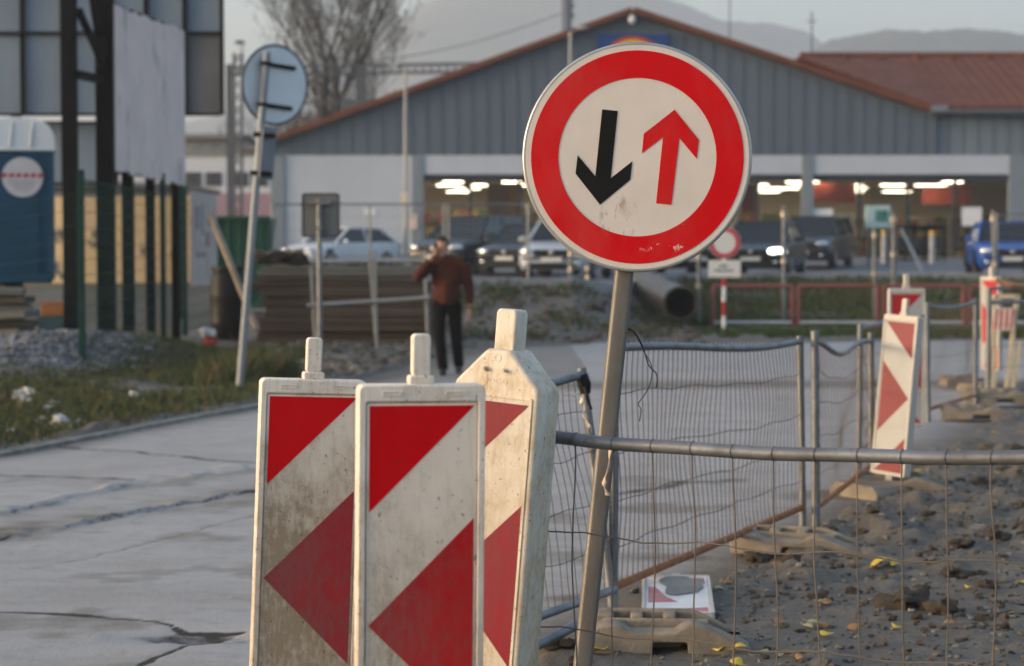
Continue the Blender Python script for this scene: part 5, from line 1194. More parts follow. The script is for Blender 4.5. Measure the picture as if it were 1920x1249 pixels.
t = thing('prop_pole', 'grey pole leaning in front of the trolley shelter', 'pole', loc=at(1732, 498, 60)); p = at(1732, 498, 60); p.z = hz(p.x, 60); MB().tube([p, at(1690, 430, 63)], .05, 8).build('tube', PIL, t, world=True, smooth=60)

# ================================================================== CARS
def make_car(label, paint, loc, rz, W=1.8, H=1.48, Lc=4.4, suv=False, lit=0, glint=False):
    t = thing('parked_car', label, 'car', loc=loc, rotz=rz, group='cars parked in front of the supermarket')
    hw = W / 2
    rows = [(-.500, .70, .34, .30, .56), (-.488, .86, .24, .22, .70), (-.45, .95, .20, .20, .76), (-.38, .985, .20, .2, .84), (-.22, 1.0, .20, .2, .955), (.0, 1.0, .2, .2, .97), (.25, 1.0, .2, .2, 1.0), (.42, .985, .2, .2, 1.01), (.47, .95, .22, .2, .98 if not suv else 1.0), (.5, .80, .32, .3, .86)]
    sz = H / 1.48; mb = MB(); n = 10
    for y, f, zb, _, zt in rows:
        h = hw * f; zt *= sz; zb *= 1.15
        mb.v += [(x, y * Lc, z) for x, z in ((-h * .90, zb), (-h, zb + .16), (-h * 1.0, (zb + zt) / 2 + .02), (-h * .965, zt - .09), (-h * .86, zt - .01), (h * .86, zt - .01), (h * .965, zt - .09), (h, (zb + zt) / 2 + .02), (h, zb + .16), (h * .90, zb))]
    k = len(rows)
    for i in range(k - 1):
        for j in range(n): a = i * n + j; b = i * n + (j + 1) % n; mb.f.append((a, b, b + n, a + n)); mb.m.append(0)
    mb.f += [tuple(range(n - 1, -1, -1)), tuple((k - 1) * n + j for j in range(n))]; mb.m += [0, 0]
    body = mb.build('body', paint, t, smooth=38, bevel=.02, seg=2)
    zbelt = .93 * sz; zr = H - .03; y0, y1, y2, y3 = -.235 * Lc, -.06 * Lc, (.40 if suv else .27) * Lc, (.485 if suv else .43) * Lc
    a_, b_ = hw * .90, hw * .70
    mb = MB(); ym = (y1 + y2) / 2
    V = [(-a_, y0, zbelt), (a_, y0, zbelt), (a_, y3, zbelt + .03), (-a_, y3, zbelt + .03), (-b_, y1, zr), (b_, y1, zr), (b_, y2, zr), (-b_, y2, zr)]
    mb.add(V, [(0, 1, 5, 4), (1, 2, 6, 5), (2, 3, 7, 6), (3, 0, 4, 7), (4, 5, 6, 7), (3, 2, 1, 0)])
    mb.build('window_glass', CGL, t, bevel=.03)
    mb = MB(); mb.prism([(-b_ - .03, zr - .02), (b_ + .03, zr - .02), (b_ * .93, zr + .03), (-b_ * .93, zr + .03)], y1 - .03, y2 + .03); roof = mb.build('roof', paint, t, bevel=.03)
    for s in (-1, 1):
        for p, q in ((V[0], V[4]), (V[3], V[7])): MB().bar((s * abs(p[0]), p[1], p[2]), (s * (abs(q[0]) + .005), q[1], q[2]), .07, .07).build('pillar', paint, t, bevel=.01)
        MB().bar((s * (a_ + .002), .10 * Lc, zbelt), (s * (b_ + .006), .10 * Lc, zr), .07, .05).build('pillar', paint, t, bevel=.01)
    for s in (-1, 1):
        for y in (-.305, .30):
            wl_ = MB(); xw = s * (hw - .12); wl_.tube([(xw - .11, y * Lc, .33), (xw - .08, y * Lc, .33), (xw + .08, y * Lc, .33), (xw + .11, y * Lc, .33)], [.29, .33, .33, .29], 20)
            wo = wl_.build('wheel', MT['rubber'], t, smooth=50)
            rm = MB(); xr_ = s * (hw - .005); rm.tube([(xr_ - .02 * s, y * Lc, .33), (xr_ + .004 * s, y * Lc, .33)], .215, 18)
            rm.build('rim', RIM, wo, smooth=50)
            ar = MB(); 
            ar.prism([(.40 * math.cos(R(a)), .33 + .40 * math.sin(R(a))) for a in range(-10, 191, 20)], 0, .02, T=Matrix.Translation((s * (hw + .004) - (.02 if s > 0 else 0), y * Lc, 0)) @ Matrix.Rotation(R(90), 4, 'Z'))
            ar.build('wheel_arch', MT['black'], t)
            wo.location.x = s * .02
    zl = .66 * sz
    for s in (-1, 1):
        hb = MB(); hb.ball((s * hw * .73, -.478 * Lc, zl + .02), (.21 if not lit else .26, .075, .085), 0, 14, 8, rot=Matrix.Rotation(R(s * 24), 3, 'Z'))
        hb.build('headlight', LITM if (lit == s) else HLM, t, smooth=60)
        mr = MB(); mr.ball((s * (hw + .10), -.17 * Lc, zbelt + .06), (.11, .06, .075)); mr.build('mirror', paint, t, smooth=60)
        tl = MB(); tl.box((s * hw * .80, .482 * Lc, .82 * sz), (.22, .06, .14)); tl.build('tail_light', TLM, t, bevel=.02)
        fg = MB(); fg.ball((s * hw * .68, -.49 * Lc, .40), (.10, .05, .06)); fg.build('fog_lamp', HLM, t, smooth=60)
    MB().prism(rrect(W * .50, zl - .10, zl + .07, .05, 4), -.503 * Lc, -.47 * Lc).build('grille', MT['black'], t)
    MB().prism(rrect(W * .66, .27, .40, .04, 4), -.5015 * Lc, -.47 * Lc).build('air_intake', MT['black'], t)
    MB().prism(rrect(.52, .435, .54, .012, 3), -.512 * Lc, -.5045 * Lc).build('number_plate', PLM, t)
    MB().ball((0, -.506 * Lc, zl + .0), (.06, .02, .06)).build('emblem', MT['alu'], t, smooth=60)
    return t
def paint(n, c, r=.22): return mk('car_paint_' + n, c, tuple(x * .95 for x in c), 1, r + .1, .0, coat=.22, rvar=.03, spec=.2)
CGL = mk('car_glass', (.012, .015, .018), (.015, .018, .02), 1, .12, rvar=.02, spec=.32); RIM = mk('wheel_rim', (.35, .36, .37), (.2, .2, .2), 6, .35, .8); HLM = mk('headlight_glass', (.70, .72, .74), (.55, .57, .6), 3, .08, .8, rvar=.02); TLM = mk('tail_red', (.3, .01, .01), rough=.2); PLM = mk('plate_white', (.66, .66, .64), (.5, .5, .5), 20, .5)
LITM = emis('lit_headlight', (1, .97, .92), 1.6)
def car_at(px, py, Y, rz, label, pnt, **k):
    x = X(px, Y); make_car(label, pnt, (x, Y, hz(x, Y) + (.095 if Y > 52 or x < 2 else .09)), rz, **k)
car_at(640, 490, 70.5, -40, 'white estate car parked side-on by the white shop wall', paint('white', (.62, .65, .69)), W=1.82, H=1.48, Lc=4.6)
car_at(888, 508, 57.0, -28, 'dark grey people carrier with a high roof behind the walking man', paint('anthracite', (0.0140, 0.0160, 0.0200)), W=1.85, H=1.66, Lc=4.6, suv=True)
car_at(998, 510, 55.5, -20, 'dark grey saloon car between the people carrier and the silver car', paint('slate', (0.0200, 0.0240, 0.0300)), W=1.82, H=1.46, Lc=4.5)
car_at(1064, 518, 50.5, -12, 'silver car partly hidden below the edge of the big sign', paint('silver', (.38, .41, .45)), W=1.80, H=1.48, Lc=4.3)
car_at(1432, 519, 54.0, -16, 'black car with one lit headlight, right of the big sign', paint('black', (.014, .016, .02)), W=1.84, H=1.50, Lc=4.5, lit=1)
car_at(1527, 512, 62.5, -20, 'dark grey car parked behind the black car with the lit headlight', paint('graphite', (0.0120, 0.0136, 0.0168)), W=1.84, H=1.62, Lc=4.5, suv=True)
car_at(1882, 515, 54.5, -8, 'bright blue car at the right edge behind the red railing', paint('blue', (.012, .065, .30)), W=1.82, H=1.50, Lc=4.3)
car_at(1268, 516, 54.5, 10, 'dark car mostly hidden behind the big sign and the pipe', paint('charcoal', (0.0120, 0.0120, 0.0140)), W=1.80, H=1.48, Lc=4.3)

# ================================================================== BACKGROUND
# white office behind the green container
YO = 112.0; t = thing('office_building', 'long white building with a lilac base far behind the green fence', 'building', loc=(X(440, YO), YO, 1.2))
MB().span((X(330, YO), YO, 1.0), (X(560, YO), YO + 8, Z(292, YO))).build('wall', mk('office_white', (.60, .63, .69), (.55, .58, .64), .3, .7), t, world=True)
MB().span((X(329, YO), YO - .06, 1.0), (X(561, YO), YO - .003, Z(362, YO))).build('lilac_base', mk('lilac', (.36, .235, .29), (.32, .21, .26), .4, .7), t, world=True)
for px in (364, 402, 452, 488):
    wi = MB().span((X(px - 15, YO), YO - .05, Z(349, YO)), (X(px + 15, YO), YO - .004, Z(326, YO))).build('window', mk('window_dark', (.06, .065, .08), rough=.2), t, world=True)
    mb = MB(); mb.span((X(px - 15, YO), YO - .07, Z(326, YO) + .003), (X(px + 15, YO), YO - .004, Z(324, YO) + .02)); mb.span((X(px, YO) - .04, YO - .07, Z(349, YO)), (X(px, YO) + .04, YO - .052, Z(326, YO))); mb.build('frame', MT['dark_steel'], wi, world=True)
MB().span((X(328, YO), YO - .1, Z(292, YO) + .003), (X(562, YO), YO + 8.1, Z(289, YO))).build('roof_edge', mk('roof_edge', (.25, .22, .21), rough=.7), t, world=True)
YH = 135.0; t = thing('house', 'grey house with a brown roof above the long white building', 'house', loc=(X(400, YH), YH, 1.2))
MB().span((X(340, YH), YH, 1), (X(452, YH), YH + 8, Z(262, YH))).build('wall', mk('house_grey', (.27, .27, .24), (.23, .23, .21), .3, .8), t, world=True)
for px in (368, 396, 424): MB().span((X(px - 8, YH), YH - .05, Z(284, YH)), (X(px + 8, YH), YH - .004, Z(268, YH))).build('window', mk('pale_pane', (.22, .26, .31), rough=.2), t, world=True)
mb = MB(); slab(mb, [(X(336, YH), YH - .5, Z(263, YH)), (X(456, YH), YH - .5, Z(263, YH)), (X(456, YH), YH + 4, Z(250, YH)), (X(336, YH), YH + 4, Z(250, YH))], .2); slab(mb, [(X(336, YH), YH + 8.5, Z(263, YH)), (X(456, YH), YH + 8.5, Z(263, YH)), (X(456, YH), YH + 4.01, Z(250, YH)), (X(336, YH), YH + 4.01, Z(250, YH))], .2)
mb.build('roof', mk('house_roof', (.16, .135, .12), rough=.8), t, world=True)
mb = MB(); slab(mb, [(X(452, 128), 128, Z(284, 128)), (X(530, 128), 128, Z(284, 128)), (X(530, 128), 132, Z(272, 128)), (X(452, 128), 132, Z(272, 128))], .2); mb.span((X(456, 128), 128.4, 1), (X(526, 128), 133, Z(285, 128)))
t = mb.build('garage', mk('brown_roofing', (.14, .09, .07), rough=.8)); tag(t, 'low brown roofed shed between the lattice mast and the supermarket', 'shed')
# lattice mast and gantry of the railway line
YM = 105.0
def lattice(mb, a, b, wd, n, up=(0, 1, 0), r=.05):
    a, b = Vector(a), Vector(b); d = (b - a).normalized(); s = d.cross(Vector(up)).normalized() * wd / 2; u = s.cross(d).normalized() * wd / 2
    cs = [s + u, s - u, -s - u, -s + u]
    for c in cs: mb.bar(a + c, b + c, r, r)
    for i in range(n):
        p, q = a.lerp(b, i / n), a.lerp(b, (i + 1) / n)
        for k in range(4): mb.bar(p + cs[k], q + cs[(k + 1) % 4], r * .6, r * .6)
LM = mk('lattice_grey', (.085, .095, .115), (.065, .075, .09), 2, .6)
t = thing('lattice_mast', 'grey steel lattice mast with a lamp on top behind the round sign back', 'mast', loc=(X(446, YM), YM, 1.2))
mb = MB(); lattice(mb, (X(446, YM), YM, 1.2), (X(449, YM), YM, Z(100, YM)), .42, 16, r=.09); mb.build('lattice', LM, t, world=True)
mb = MB(); c_ = at(450, 92, YM); mb.box(c_, (.35, .35, .7)); mb.build('lamp_head', MT['white_paint'], t, world=True, bevel=.05)
mb = MB(); mb.box(at(450, 80, YM), (.42, .42, .16)); mb.build('cap', MT['dark_steel'], t, world=True)
t = thing('gantry', 'long horizontal steel lattice gantry of a railway line passing in front of the bare tree', 'gantry', loc=(X(700, YM), YM, 1.2))
mb = MB(); lattice(mb, (X(425, YM), YM + .8, Z(131, YM)), (X(935, YM), YM + .8, Z(124, YM)), .45, 34, up=(0, 1, 0), r=.09); lattice(mb, (X(560, YM), YM + .8, Z(191, YM)), (X(742, YM), YM + .8, Z(187, YM)), .18, 14, r=.05)
mb.build('truss', LM, t, world=True)
for px in (428, 930): mb = MB(); mb.bar((X(px, YM), YM + .8, 1), (X(px, YM), YM + .8, Z(118, YM)), .28, .28, up=(0, 1, 0)); mb.build('leg', LM, t, world=True)
mb = MB(); mb.bar((X(676, YM), YM + .8, 1), (X(676, YM), YM + .8, Z(124, YM)), .55, .3, up=(0, 1, 0)); mb.build('leg', LM, t, world=True)
o = MB().tube([at(640, 122, 106).lerp(at(1062, 22, 118), i / 14) - Vector((0, 0, .5 * math.sin(math.pi * i / 14))) for i in range(15)], .022, 5).build('overhead_wire', MT['dark_steel'], smooth=60); tag(o, 'thin overhead wire rising from the gantry to the thick mast', 'wire')
YA = 118.0; t = thing('antenna_mast', 'thick grey mast standing up behind the left slope of the store roof', 'mast', loc=(X(1062, YA), YA, 1.2))
mb = MB(); mb.tube([(X(1062, YA), YA, 1), (X(1062, YA), YA, Z(-60, YA))], .30, 12); mb.build('pole', mk('mast_grey', (.20, .23, .28), rough=.6), t, world=True, smooth=60)
mb = MB(); 
for z_ in (30, 12, -6): mb.box((X(1072, YA), YA - .3, Z(z_, YA)), (.25, .25, .35))
mb.build('antenna_box', mk('mast_box', (.16, .18, .21), rough=.6), t, world=True)
for px, py, Y, pyt, lab in ((1366, 18, 140, -40, 'very thin aerial above the right roof slope beyond the big sign'), (1519, 105, 120, 22, 'very thin aerial rising behind the valley of the roofs')):
    t = thing('aerial', lab, 'aerial', loc=(X(px, Y), Y, 1.2)); MB().tube([(X(px, Y), Y, 1), (X(px, Y), Y, Z(pyt, Y))], .045, 6).build('rod', LM, t, world=True); MB().tube([(X(px, Y) - .3, Y, Z(pyt + 18, Y)), (X(px, Y) + .3, Y, Z(pyt + 18, Y))], .03, 6).build('crossbar', LM, t, world=True)
# lamp posts
def lamp_post(px, pyt, Y, label, arms):
    x = X(px, Y); z0 = hz(x, Y); t = thing('street_lamp', label, 'street lamp', loc=(x, Y, z0)); zt = Z(pyt, Y) - z0
    MB().tube([(0, 0, -.1), (0, 0, 1.2), (0, 0, zt)], [.085, .075, .05], 10).build('pole', mk('lamp_pole', (.34, .34, .34), (.28, .28, .28), 3, .5, .3), t, smooth=60)
    for dx, dz in arms:
        MB().tube([(0, 0, zt - .05), (dx * .55, 0, zt + dz * .7), (dx, 0, zt + dz)], .03, 8).build('arm', MT['galv'], t, smooth=60)
        MB().ball((dx * 1.25, 0, zt + dz), (.22, .10, .06)).build('lamp_head', mk('lamp_shell', (.5, .5, .5), rough=.35, metal=.3), t, smooth=60)
    return t
l1 = lamp_post(761, 132, 71.5, 'tall slim street lamp in front of the white shop wall', [(-.30, .18)])
MB().box((-.06, -.10, Z(371, 71.5) - hz(X(761, 71.5), 71.5)), (.22, .06, .42)).build('notice_plate', mk('plate_cream', (.72, .60, .46), rough=.5), l1)
lamp_post(1069, 60, 70.5, 'street lamp rising behind the top left edge of the big sign', [(.32, .14)])
# thin mesh fence across the car park
def far_fence(pxs, pyt, Y, label):
    x0_, x1_ = X(pxs[0], Y), X(pxs[-1], Y); t = thing('site_fence', label, 'fence panel', loc=(x0_, Y, hz(x0_, Y)), group=None); zt = Z(pyt, Y)
    MB().tube([(x0_, Y, zt), (x1_, Y, zt)], .02, 6).build('top_rail', MT['galv'], t, world=True)
    for px in pxs: x = X(px, Y); MB().tube([(x, Y, hz(x, Y) - .1), (x, Y, zt + .02)], .028, 8).build('post', PF, t, world=True, smooth=60)
    mb = MB(); x = x0_
    while x < x1_: mb.bar((x, Y, hz(x, Y) + .1), (x, Y, zt), .005, .005, up=(0, 1, 0)); x += .12
    for k in range(8): z = hz(x0_, Y) + .2 + k * (zt - hz(x0_, Y) - .2) / 8; mb.bar((x0_, Y, z), (x1_, Y, z), .005, .005)
    mb.build('wire_mesh', MT['galv'], t, world=True, recalc=False)
far_fence((512, 694, 832, 841, 990), 383, 44.0, 'tall thin wire fence in front of the white shop wall')
far_fence((1868, 2000), 401, 47.0, 'tall thin wire fence in front of the blue car')
# bare tree
BK = mk('bark', (.038, .030, .024), (.026, .021, .017), 3, .9); LFm = mk('dead_leaves', (.26, .15, .055), (.18, .11, .05), 2, .8)
def bare_tree(label, base, trunks, seed, hgt, nleaf, spread=1):
    rs = random.Random(seed); t = thing('bare_tree', label, 'tree', loc=base); tr = MB(); tw = MB(); tips = []
    def grow_(p, d, r, ln_, dep, mb):
        k = 4; path = [p]; rr = [r]
        for i in range(k):
            d = (d + Vector((rs.uniform(-1, 1), rs.uniform(-1, 1), rs.uniform(-.4, .8))) * (.045 + .05 * dep)).normalized(); path.append(path[-1] + d * ln_ / k); rr.append(r * (1 - .42 * (i + 1) / k))
        (tr if dep < 2 else tw).tube(path, rr, 7 if dep < 2 else (4 if dep < 4 else 3), caps=False)
        if dep >= 3: tips.extend(path[2:])
        if dep == 5: return
        nb = (6, 5, 4, 4, 3)[dep]
        for b in range(nb):
            i = rs.choice((1, 2, 3, 4, 4)) if dep else rs.choice((2, 3, 4, 4)); a = rs.uniform(0, 6.28); s = Vector((math.cos(a), math.sin(a), rs.uniform(.3, 1.2))) * spread
            nd = (d * rs.uniform(.5, 1.0) + s * rs.uniform(.5, .9)).normalized()
            grow_(path[i], nd, max(rr[i] * rs.uniform(.34, .55), .012), ln_ * rs.uniform(.48, .72), dep + 1, mb)
    for dx, dy, r, ln_ in trunks: grow_(Vector((dx, dy, -.3)), Vector((rs.uniform(-.04, .04), 0, 1)), r, ln_, 0, tr)
    tr.build('trunk', BK, t, recalc=False, smooth=60); c = tw.build('twigs', BK, t, recalc=False)
    if nleaf:
        lf = MB()
        for i in range(nleaf):
            p = rs.choice(tips) + Vector((rs.uniform(-.25, .25),) * 3); a = Vector((rs.uniform(-1, 1), rs.uniform(-1, 1), rs.uniform(-1, 1))).normalized(); b = a.orthogonal().normalized(); s = rs.uniform(.06, .14)
            lf.add([p - a * s, p + b * s * .6, p + a * s, p - b * s * .6], [(0, 1, 2, 3)])
        lf.build('leaves', LFm, t, recalc=False)
YTr = 116.0
bare_tree('tall bare tree with twin trunks and a few brown leaves behind the railway gantry', (X(620, YTr), YTr, 1.2), [(-.9, 0, .36, 11.5), (.75, .4, .35, 12.0), (-.2, .8, .20, 9.5)], 5, 16, 2600)
bare_tree('smaller bare tree with brown leaves at the left corner of the supermarket roof', (X(575, 128), 128, 1.2), [(0, 0, .22, 5.2), (1.6, .3, .2, 4.6)], 8, 8, 1500, 1.1)
bare_tree('low bare tree beside the lattice mast', (X(470, 150), 150, 1.2), [(0, 0, .22, 4.6), (1.8, 0, .18, 4.2), (-1.5, 0, .18, 4.0)], 9, 8, 300, 1.1)
# hills
def hill(name, prof, Y, depth, mats, seed):
    pxs = np.linspace(prof[0][0], prof[-1][0], 420); py = np.interp(pxs, [p[0] for p in prof], [p[1] for p in prof])
    xr = (pxs - 960) / F * Y; zr = np.array([Z(v, Y) for v in py]); rows = 46; V = []
    for j in range(rows):
        t = j / (rows - 1); f = math.sin(math.pi * min(1, t / .7) / 2) ** 1.2 if t <= .7 else math.cos(math.pi * (t - .7) / .3 / 2)
        y = Y - depth * (.7 - t)
        xx = xr + 0 * t; bump = (fbm(xx + 500, np.full_like(xx, y + 500), .16, 3, seed) - .5) * 5 + (fbm(xx + 900, np.full_like(xx, y + 500), .02, 3, seed + 4) - .5) * 6 * math.sin(math.pi * t)
        V.append(np.stack([xx, np.full_like(xx, y), np.maximum(-.5, zr * f + bump * min(1, f * 1.5))], 1))
    o = bulk(name, np.concatenate(V), grid_faces(rows, 420), mats, smooth=True); struct(o)
FOR = mk('forest', (.085, .078, .055), (.06, .06, .042), .015, .95, c3=(.11, .085, .05), sc3=.025, thr3=(.5, .62))
hill('hill', [(-300, 300), (200, 260), (420, 225), (560, 165), (650, 115), (740, 55), (830, 0), (900, -32), (1050, -50), (1180, -18), (1253, 8), (1337, 44), (1420, 50), (1490, 62), (1522, 95), (1600, 150), (1700, 240)], 1800, 700, [FOR], 3)
hill('hill', [(1380, 240), (1480, 130), (1530, 88), (1580, 75), (1650, 66), (1720, 68), (1780, 62), (1830, 60), (1870, 66), (1920, 76), (2050, 95), (2400, 140), (2700, 230)], 1150, 400, [FOR], 7)

# ================================================================== WALKING MAN
YMn = 25.3; mx = X(843, YMn)
man = thing('person', 'man in a brown jacket and dark trousers walking with a phone at his ear', 'person', loc=(mx, YMn, hz(mx, YMn)))
SK = MT['skin']; JK = mk('brown_jacket', (.072, .021, .012), (.045, .014, .009), 5, .8, spec=.12, bump=.4, bsc=14); TR = mk('dark_trousers', (.005, .005, .006), (.009, .008, .008), 5, .9, spec=.08, bump=.3, bsc=16); SH = mk('dark_shoes', (.015, .014, .014), rough=.45); HR = mk('dark_hair', (.03, .022, .016), (.05, .036, .026), 30, .7)
J = dict(hd=(-.095, -.03, 1.625), nk=(-.085, .01, 1.47), sl=(-.235, .02, 1.415), sr=(.165, .03, 1.405), el=(-.395, -.10, 1.245), wl=(-.225, -.16, 1.485), hl=(-.185, -.13, 1.555), er=(.245, .05, 1.11), wr=(.255, -.03, .875), hr=(.255, -.045, .80),
         pl=(-.135, .02, .90), pr=(.06, .02, .90), kl=(-.125, -.10, .50), kr=(.085, .02, .48), al=(-.085, .02, .10), ar=(.115, .13, .13))
V3 = lambda k: Vector(J[k])
def limb(mb, ks, rs_, n=14): mb.tube(smoothp([V3(k) if isinstance(k, str) else Vector(k) for k in ks], 5), [float(v) for v in np.interp(np.linspace(0, len(ks) - 1, (len(ks) - 1) * 5 + 1), range(len(ks)), rs_)], n)
b = MB()
h = V3('hd'); b.ball(h + Vector((0, .02, .03)), (.076, .096, .105), 0, 20, 14); b.ball(h + Vector((0, -.025, -.055)), (.058, .066, .072), 0, 16, 10); b.ball(h + Vector((0, -.06, -.098)), (.03, .026, .026), 0, 10, 8)
b.ball(h + Vector((0, -.098, -.022)), (.015, .022, .028), 0, 10, 8); b.ball(h + Vector((0, -.082, .012)), (.05, .016, .012), 0, 10, 6)
for s in (-1, 1): b.ball(h + Vector((s * .078, .015, -.01)), (.012, .024, .034), 0, 10, 8); b.ball(h + Vector((s * .042, -.07, -.03)), (.022, .02, .02), 0, 8, 6)
b.ball(h + Vector((0, -.086, -.062)), (.026, .012, .010), 0, 10, 6)
limb(b, ['nk', h + Vector((0, .02, -.05))], [.062, .056])
b.ball((-.04, .03, 1.22), (.155, .10, .24), 0, 18, 12); b.ball((-.035, .03, .95), (.15, .10, .13), 0, 16, 10)
limb(b, ['sl', 'el', 'wl'], [.058, .044, .030]); limb(b, ['sr', 'er', 'wr'], [.058, .044, .030])
limb(b, ['nk', 'sl'], [.06, .06]); limb(b, ['nk', 'sr'], [.06, .06])
limb(b, ['pl', 'kl', 'al'], [.082, .054, .040]); limb(b, ['pr', 'kr', 'ar'], [.082, .054, .040])
b.ball(V3('al') + Vector((0, -.06, -.055)), (.038, .11, .035), 0, 12, 8); b.ball(V3('ar') + Vector((0, -.05, -.07)), (.038, .11, .035), 0, 12, 8)
# hands: palm, four bent fingers, thumb
def hand(c, up, out_, nrm, curl):
    c, up, out_, nrm = (Vector(v).normalized() if k else Vector(v) for k, v in enumerate((c, up, out_, nrm)))
    rot = Matrix((out_, nrm, up)).transposed(); b.ball(c, (.040, .020, .050), 0, 12, 8, rot=rot)
    for k, (o_, l_) in enumerate(((-.028, .068), (-.010, .078), (.009, .074), (.027, .058))):
        p = c + out_ * o_ + up * .035; d = up; path = [p - up * .02, p]
        for q in range(3): d = (d + nrm * curl * (.5 + .1 * k)).normalized(); path.append(path[-1] + d * l_ / 3 * 1.05)
        b.tube(path, [.0105, .0105, .0098, .009, .0075], 8)
    p = c - out_ * .03 - up * .02; b.tube([p, p - out_ * .030 + up * .012 + nrm * .01, p - out_ * .036 + up * .042 + nrm * .024, p - out_ * .028 + up * .062 + nrm * .030], [.014, .0125, .011, .008], 8)
hand(J['hl'], (.35, .12, .9), (.2, -.95, .1), (1, .15, -.1), .55)
hand(J['hr'], (0, -.15, -1), (.15, 1, -.1), (-1, .1, 0), .5)
b.build('body', SK, man, remesh=.0075)
ey = MB()
for s in (-1, 1): ey.ball(h + Vector((s * .030, -.083, .000)), (.012, .008, .006), 0, 8, 6)
ey.build('eyes', MT['black'], man, smooth=60)
hr_ = MB(); hr_.ball(h + Vector((0, .035, .052)), (.086, .096, .098), 0, 20, 14); hr_.ball(h + Vector((0, -.045, .105)), (.066, .05, .035), 0, 14, 8)
for s in (-1, 1): hr_.ball(h + Vector((s * .068, .02, .04)), (.022, .05, .05), 0, 10, 8)
hr_.build('hair', HR, man, remesh=.010)
j = MB(); j.ball((-.035, .03, 1.24), (.200, .135, .25), 0, 22, 14); j.ball((-.03, .03, 1.02), (.195, .135, .13), 0, 22, 12); j.tube([(-.03, .03, .90), (-.03, .03, 1.0), (-.035, .03, 1.2)], [.168, .182, .19], 20, sx=.70)
limb(j, ['sl', 'el', Vector(J['wl']).lerp(Vector(J['el']), .10)], [.088, .068, .046]); limb(j, ['sr', 'er', Vector(J['wr']).lerp(Vector(J['er']), .08)], [.088, .066, .046])
limb(j, ['nk', 'sl'], [.085, .085]); limb(j, ['nk', 'sr'], [.085, .085]); j.tube([V3('nk') + Vector((0, .0, -.02)), V3('nk') + Vector((-.002, -.004, .045))], [.085, .074], 16)
jk = j.build('jacket', JK, man, remesh=.012)
bt = MB()
for k in range(5): bt.ball((-.055 + .008 * k, -.115 - (.014 if k in (1, 2, 3) else 0), 1.36 - k * .09), (.011, .006, .011), 0, 8, 6)
bt.build('button', MT['dark_steel'], jk, smooth=60)
t_ = MB(); t_.ball((-.035, .03, .90), (.172, .122, .12), 0, 18, 12); limb(t_, ['pl', 'kl', Vector(J['al']) + Vector((0, 0, -.03))], [.102, .076, .066]); limb(t_, ['pr', 'kr', Vector(J['ar']) + Vector((0, 0, -.03))], [.102, .076, .066])
t_.build('trousers', TR, man, remesh=.012)
for k, dz in (('al', -.062), ('ar', -.075)):
    s_ = MB(); s_.ball(V3(k) + Vector((0, -.065, dz)), (.050, .145, .046), 0, 16, 10); s_.ball(V3(k) + Vector((0, .02, dz + .02)), (.048, .07, .06), 0, 12, 8); s_.build('shoe', SH, man, remesh=.010)
ph = MB(); ph.box((0, 0, 0), (.012, .072, .145)); ph = ph.build('mobile_phone', MT['black'], bevel=.004); ph.matrix_world = Matrix.Translation(man.location + Vector((-.178, -.075, 1.60)) + Vector((-.012, 0, 0))) @ Matrix.Rotation(R(12), 4, 'Y') @ Matrix.Rotation(R(-20), 4, 'X')
tag(ph, 'black mobile phone held against the ear of the walking man', 'phone')

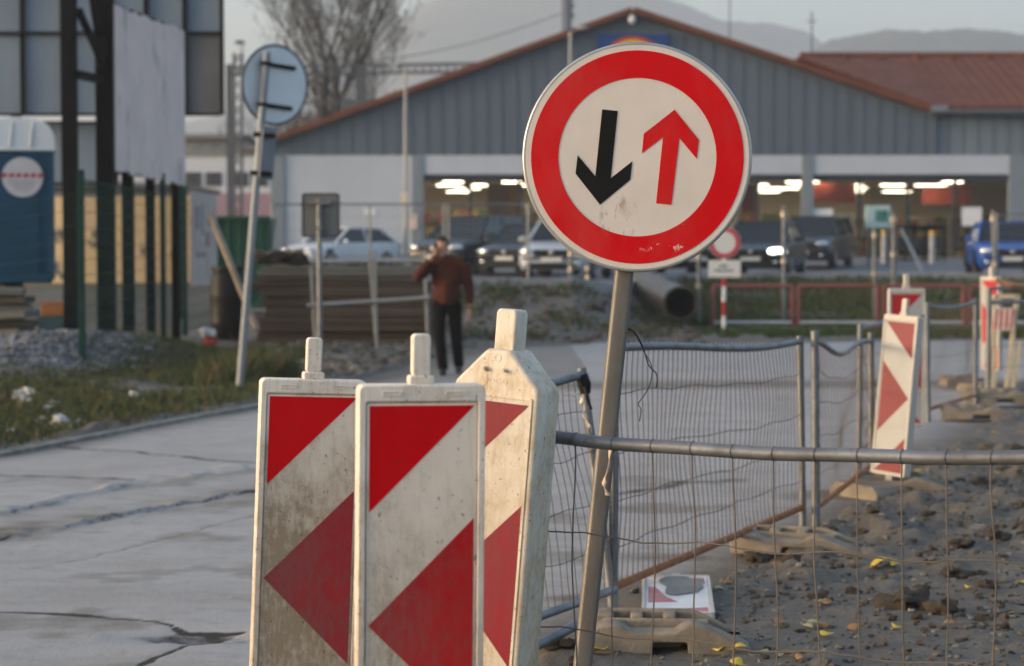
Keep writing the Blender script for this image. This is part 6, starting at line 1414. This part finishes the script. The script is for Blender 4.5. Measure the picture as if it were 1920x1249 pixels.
# ================================================================== HAZE, LIGHT, CAMERA
SUN_EL, SUN_AZ = 7.0, -102.0      # degrees above the horizon, clockwise from straight ahead
HAZE = 0.0007
if HAZE:
    hb = MB().span((-1500, -150, -1.6), (1500, 2400, 285)).build('haze', bpy.data.materials.new('haze_air'))
    m = hb.data.materials[0]; m.use_nodes = True; nt = m.node_tree; nt.nodes.clear()
    o = node(nt, 'ShaderNodeOutputMaterial'); v = node(nt, 'ShaderNodeVolumePrincipled'); v.inputs['Color'].default_value = (.90, .92, .96, 1); v.inputs['Density'].default_value = HAZE; v.inputs['Anisotropy'].default_value = .35
    nt.links.new(v.outputs[0], o.inputs['Volume']); stuff(hb); hb['label'] = 'thin pale autumn haze filling the valley air'; hb['category'] = 'haze'
w = bpy.data.worlds.new('World'); scene.world = w; w.use_nodes = True; nt = w.node_tree
sky = node(nt, 'ShaderNodeTexSky', sky_type='NISHITA'); sky.sun_disc = False; sky.sun_elevation = R(SUN_EL); sky.sun_rotation = R(SUN_AZ); sky.air_density = 1.0; sky.dust_density = 5.0; sky.ozone_density = 1.6
bg = nt.nodes['Background']; nt.links.new(sky.outputs[0], bg.inputs[0]); bg.inputs[1].default_value = .15
sl = bpy.data.lights.new('sun', 'SUN'); sl.energy = 0.6; sl.angle = R(10.0); sl.color = (1.0, .80, .60)
so = bpy.data.objects.new('sun', sl); COL.objects.link(so)
az, el = R(SUN_AZ), R(SUN_EL); to = Vector((math.sin(az) * math.cos(el), math.cos(az) * math.cos(el), math.sin(el)))
so.rotation_euler = to.to_track_quat('Z', 'Y').to_euler(); so.location = (-20, 0, 30)
cam = bpy.data.cameras.new('camera'); co_ = bpy.data.objects.new('camera', cam); COL.objects.link(co_)
co_.location = (0, 0, CH); co_.rotation_euler = (R(90) - PITCH, 0, 0)
cam.lens = 70.0; cam.sensor_width = 36; cam.sensor_fit = 'HORIZONTAL'; cam.clip_end = 5000; cam.clip_start = .1
cam.dof.use_dof = True; cam.dof.focus_distance = 6.0; cam.dof.aperture_fstop = 3.6; cam.dof.aperture_blades = 9
scene.camera = co_
vs_ = scene.view_settings; vs_.view_transform = 'Standard'; vs_.look = 'None'; vs_.gamma = 1; vs_.exposure = 2.15
scene.cycles.use_denoising = True; scene.cycles.denoiser = 'OPENIMAGEDENOISE'
scene.cycles.max_bounces = 7; scene.cycles.volume_bounces = 1; scene.cycles.transparent_max_bounces = 12; scene.cycles.sample_clamp_indirect = 4
scene.cycles.caustics_reflective = False; scene.cycles.caustics_refractive = False
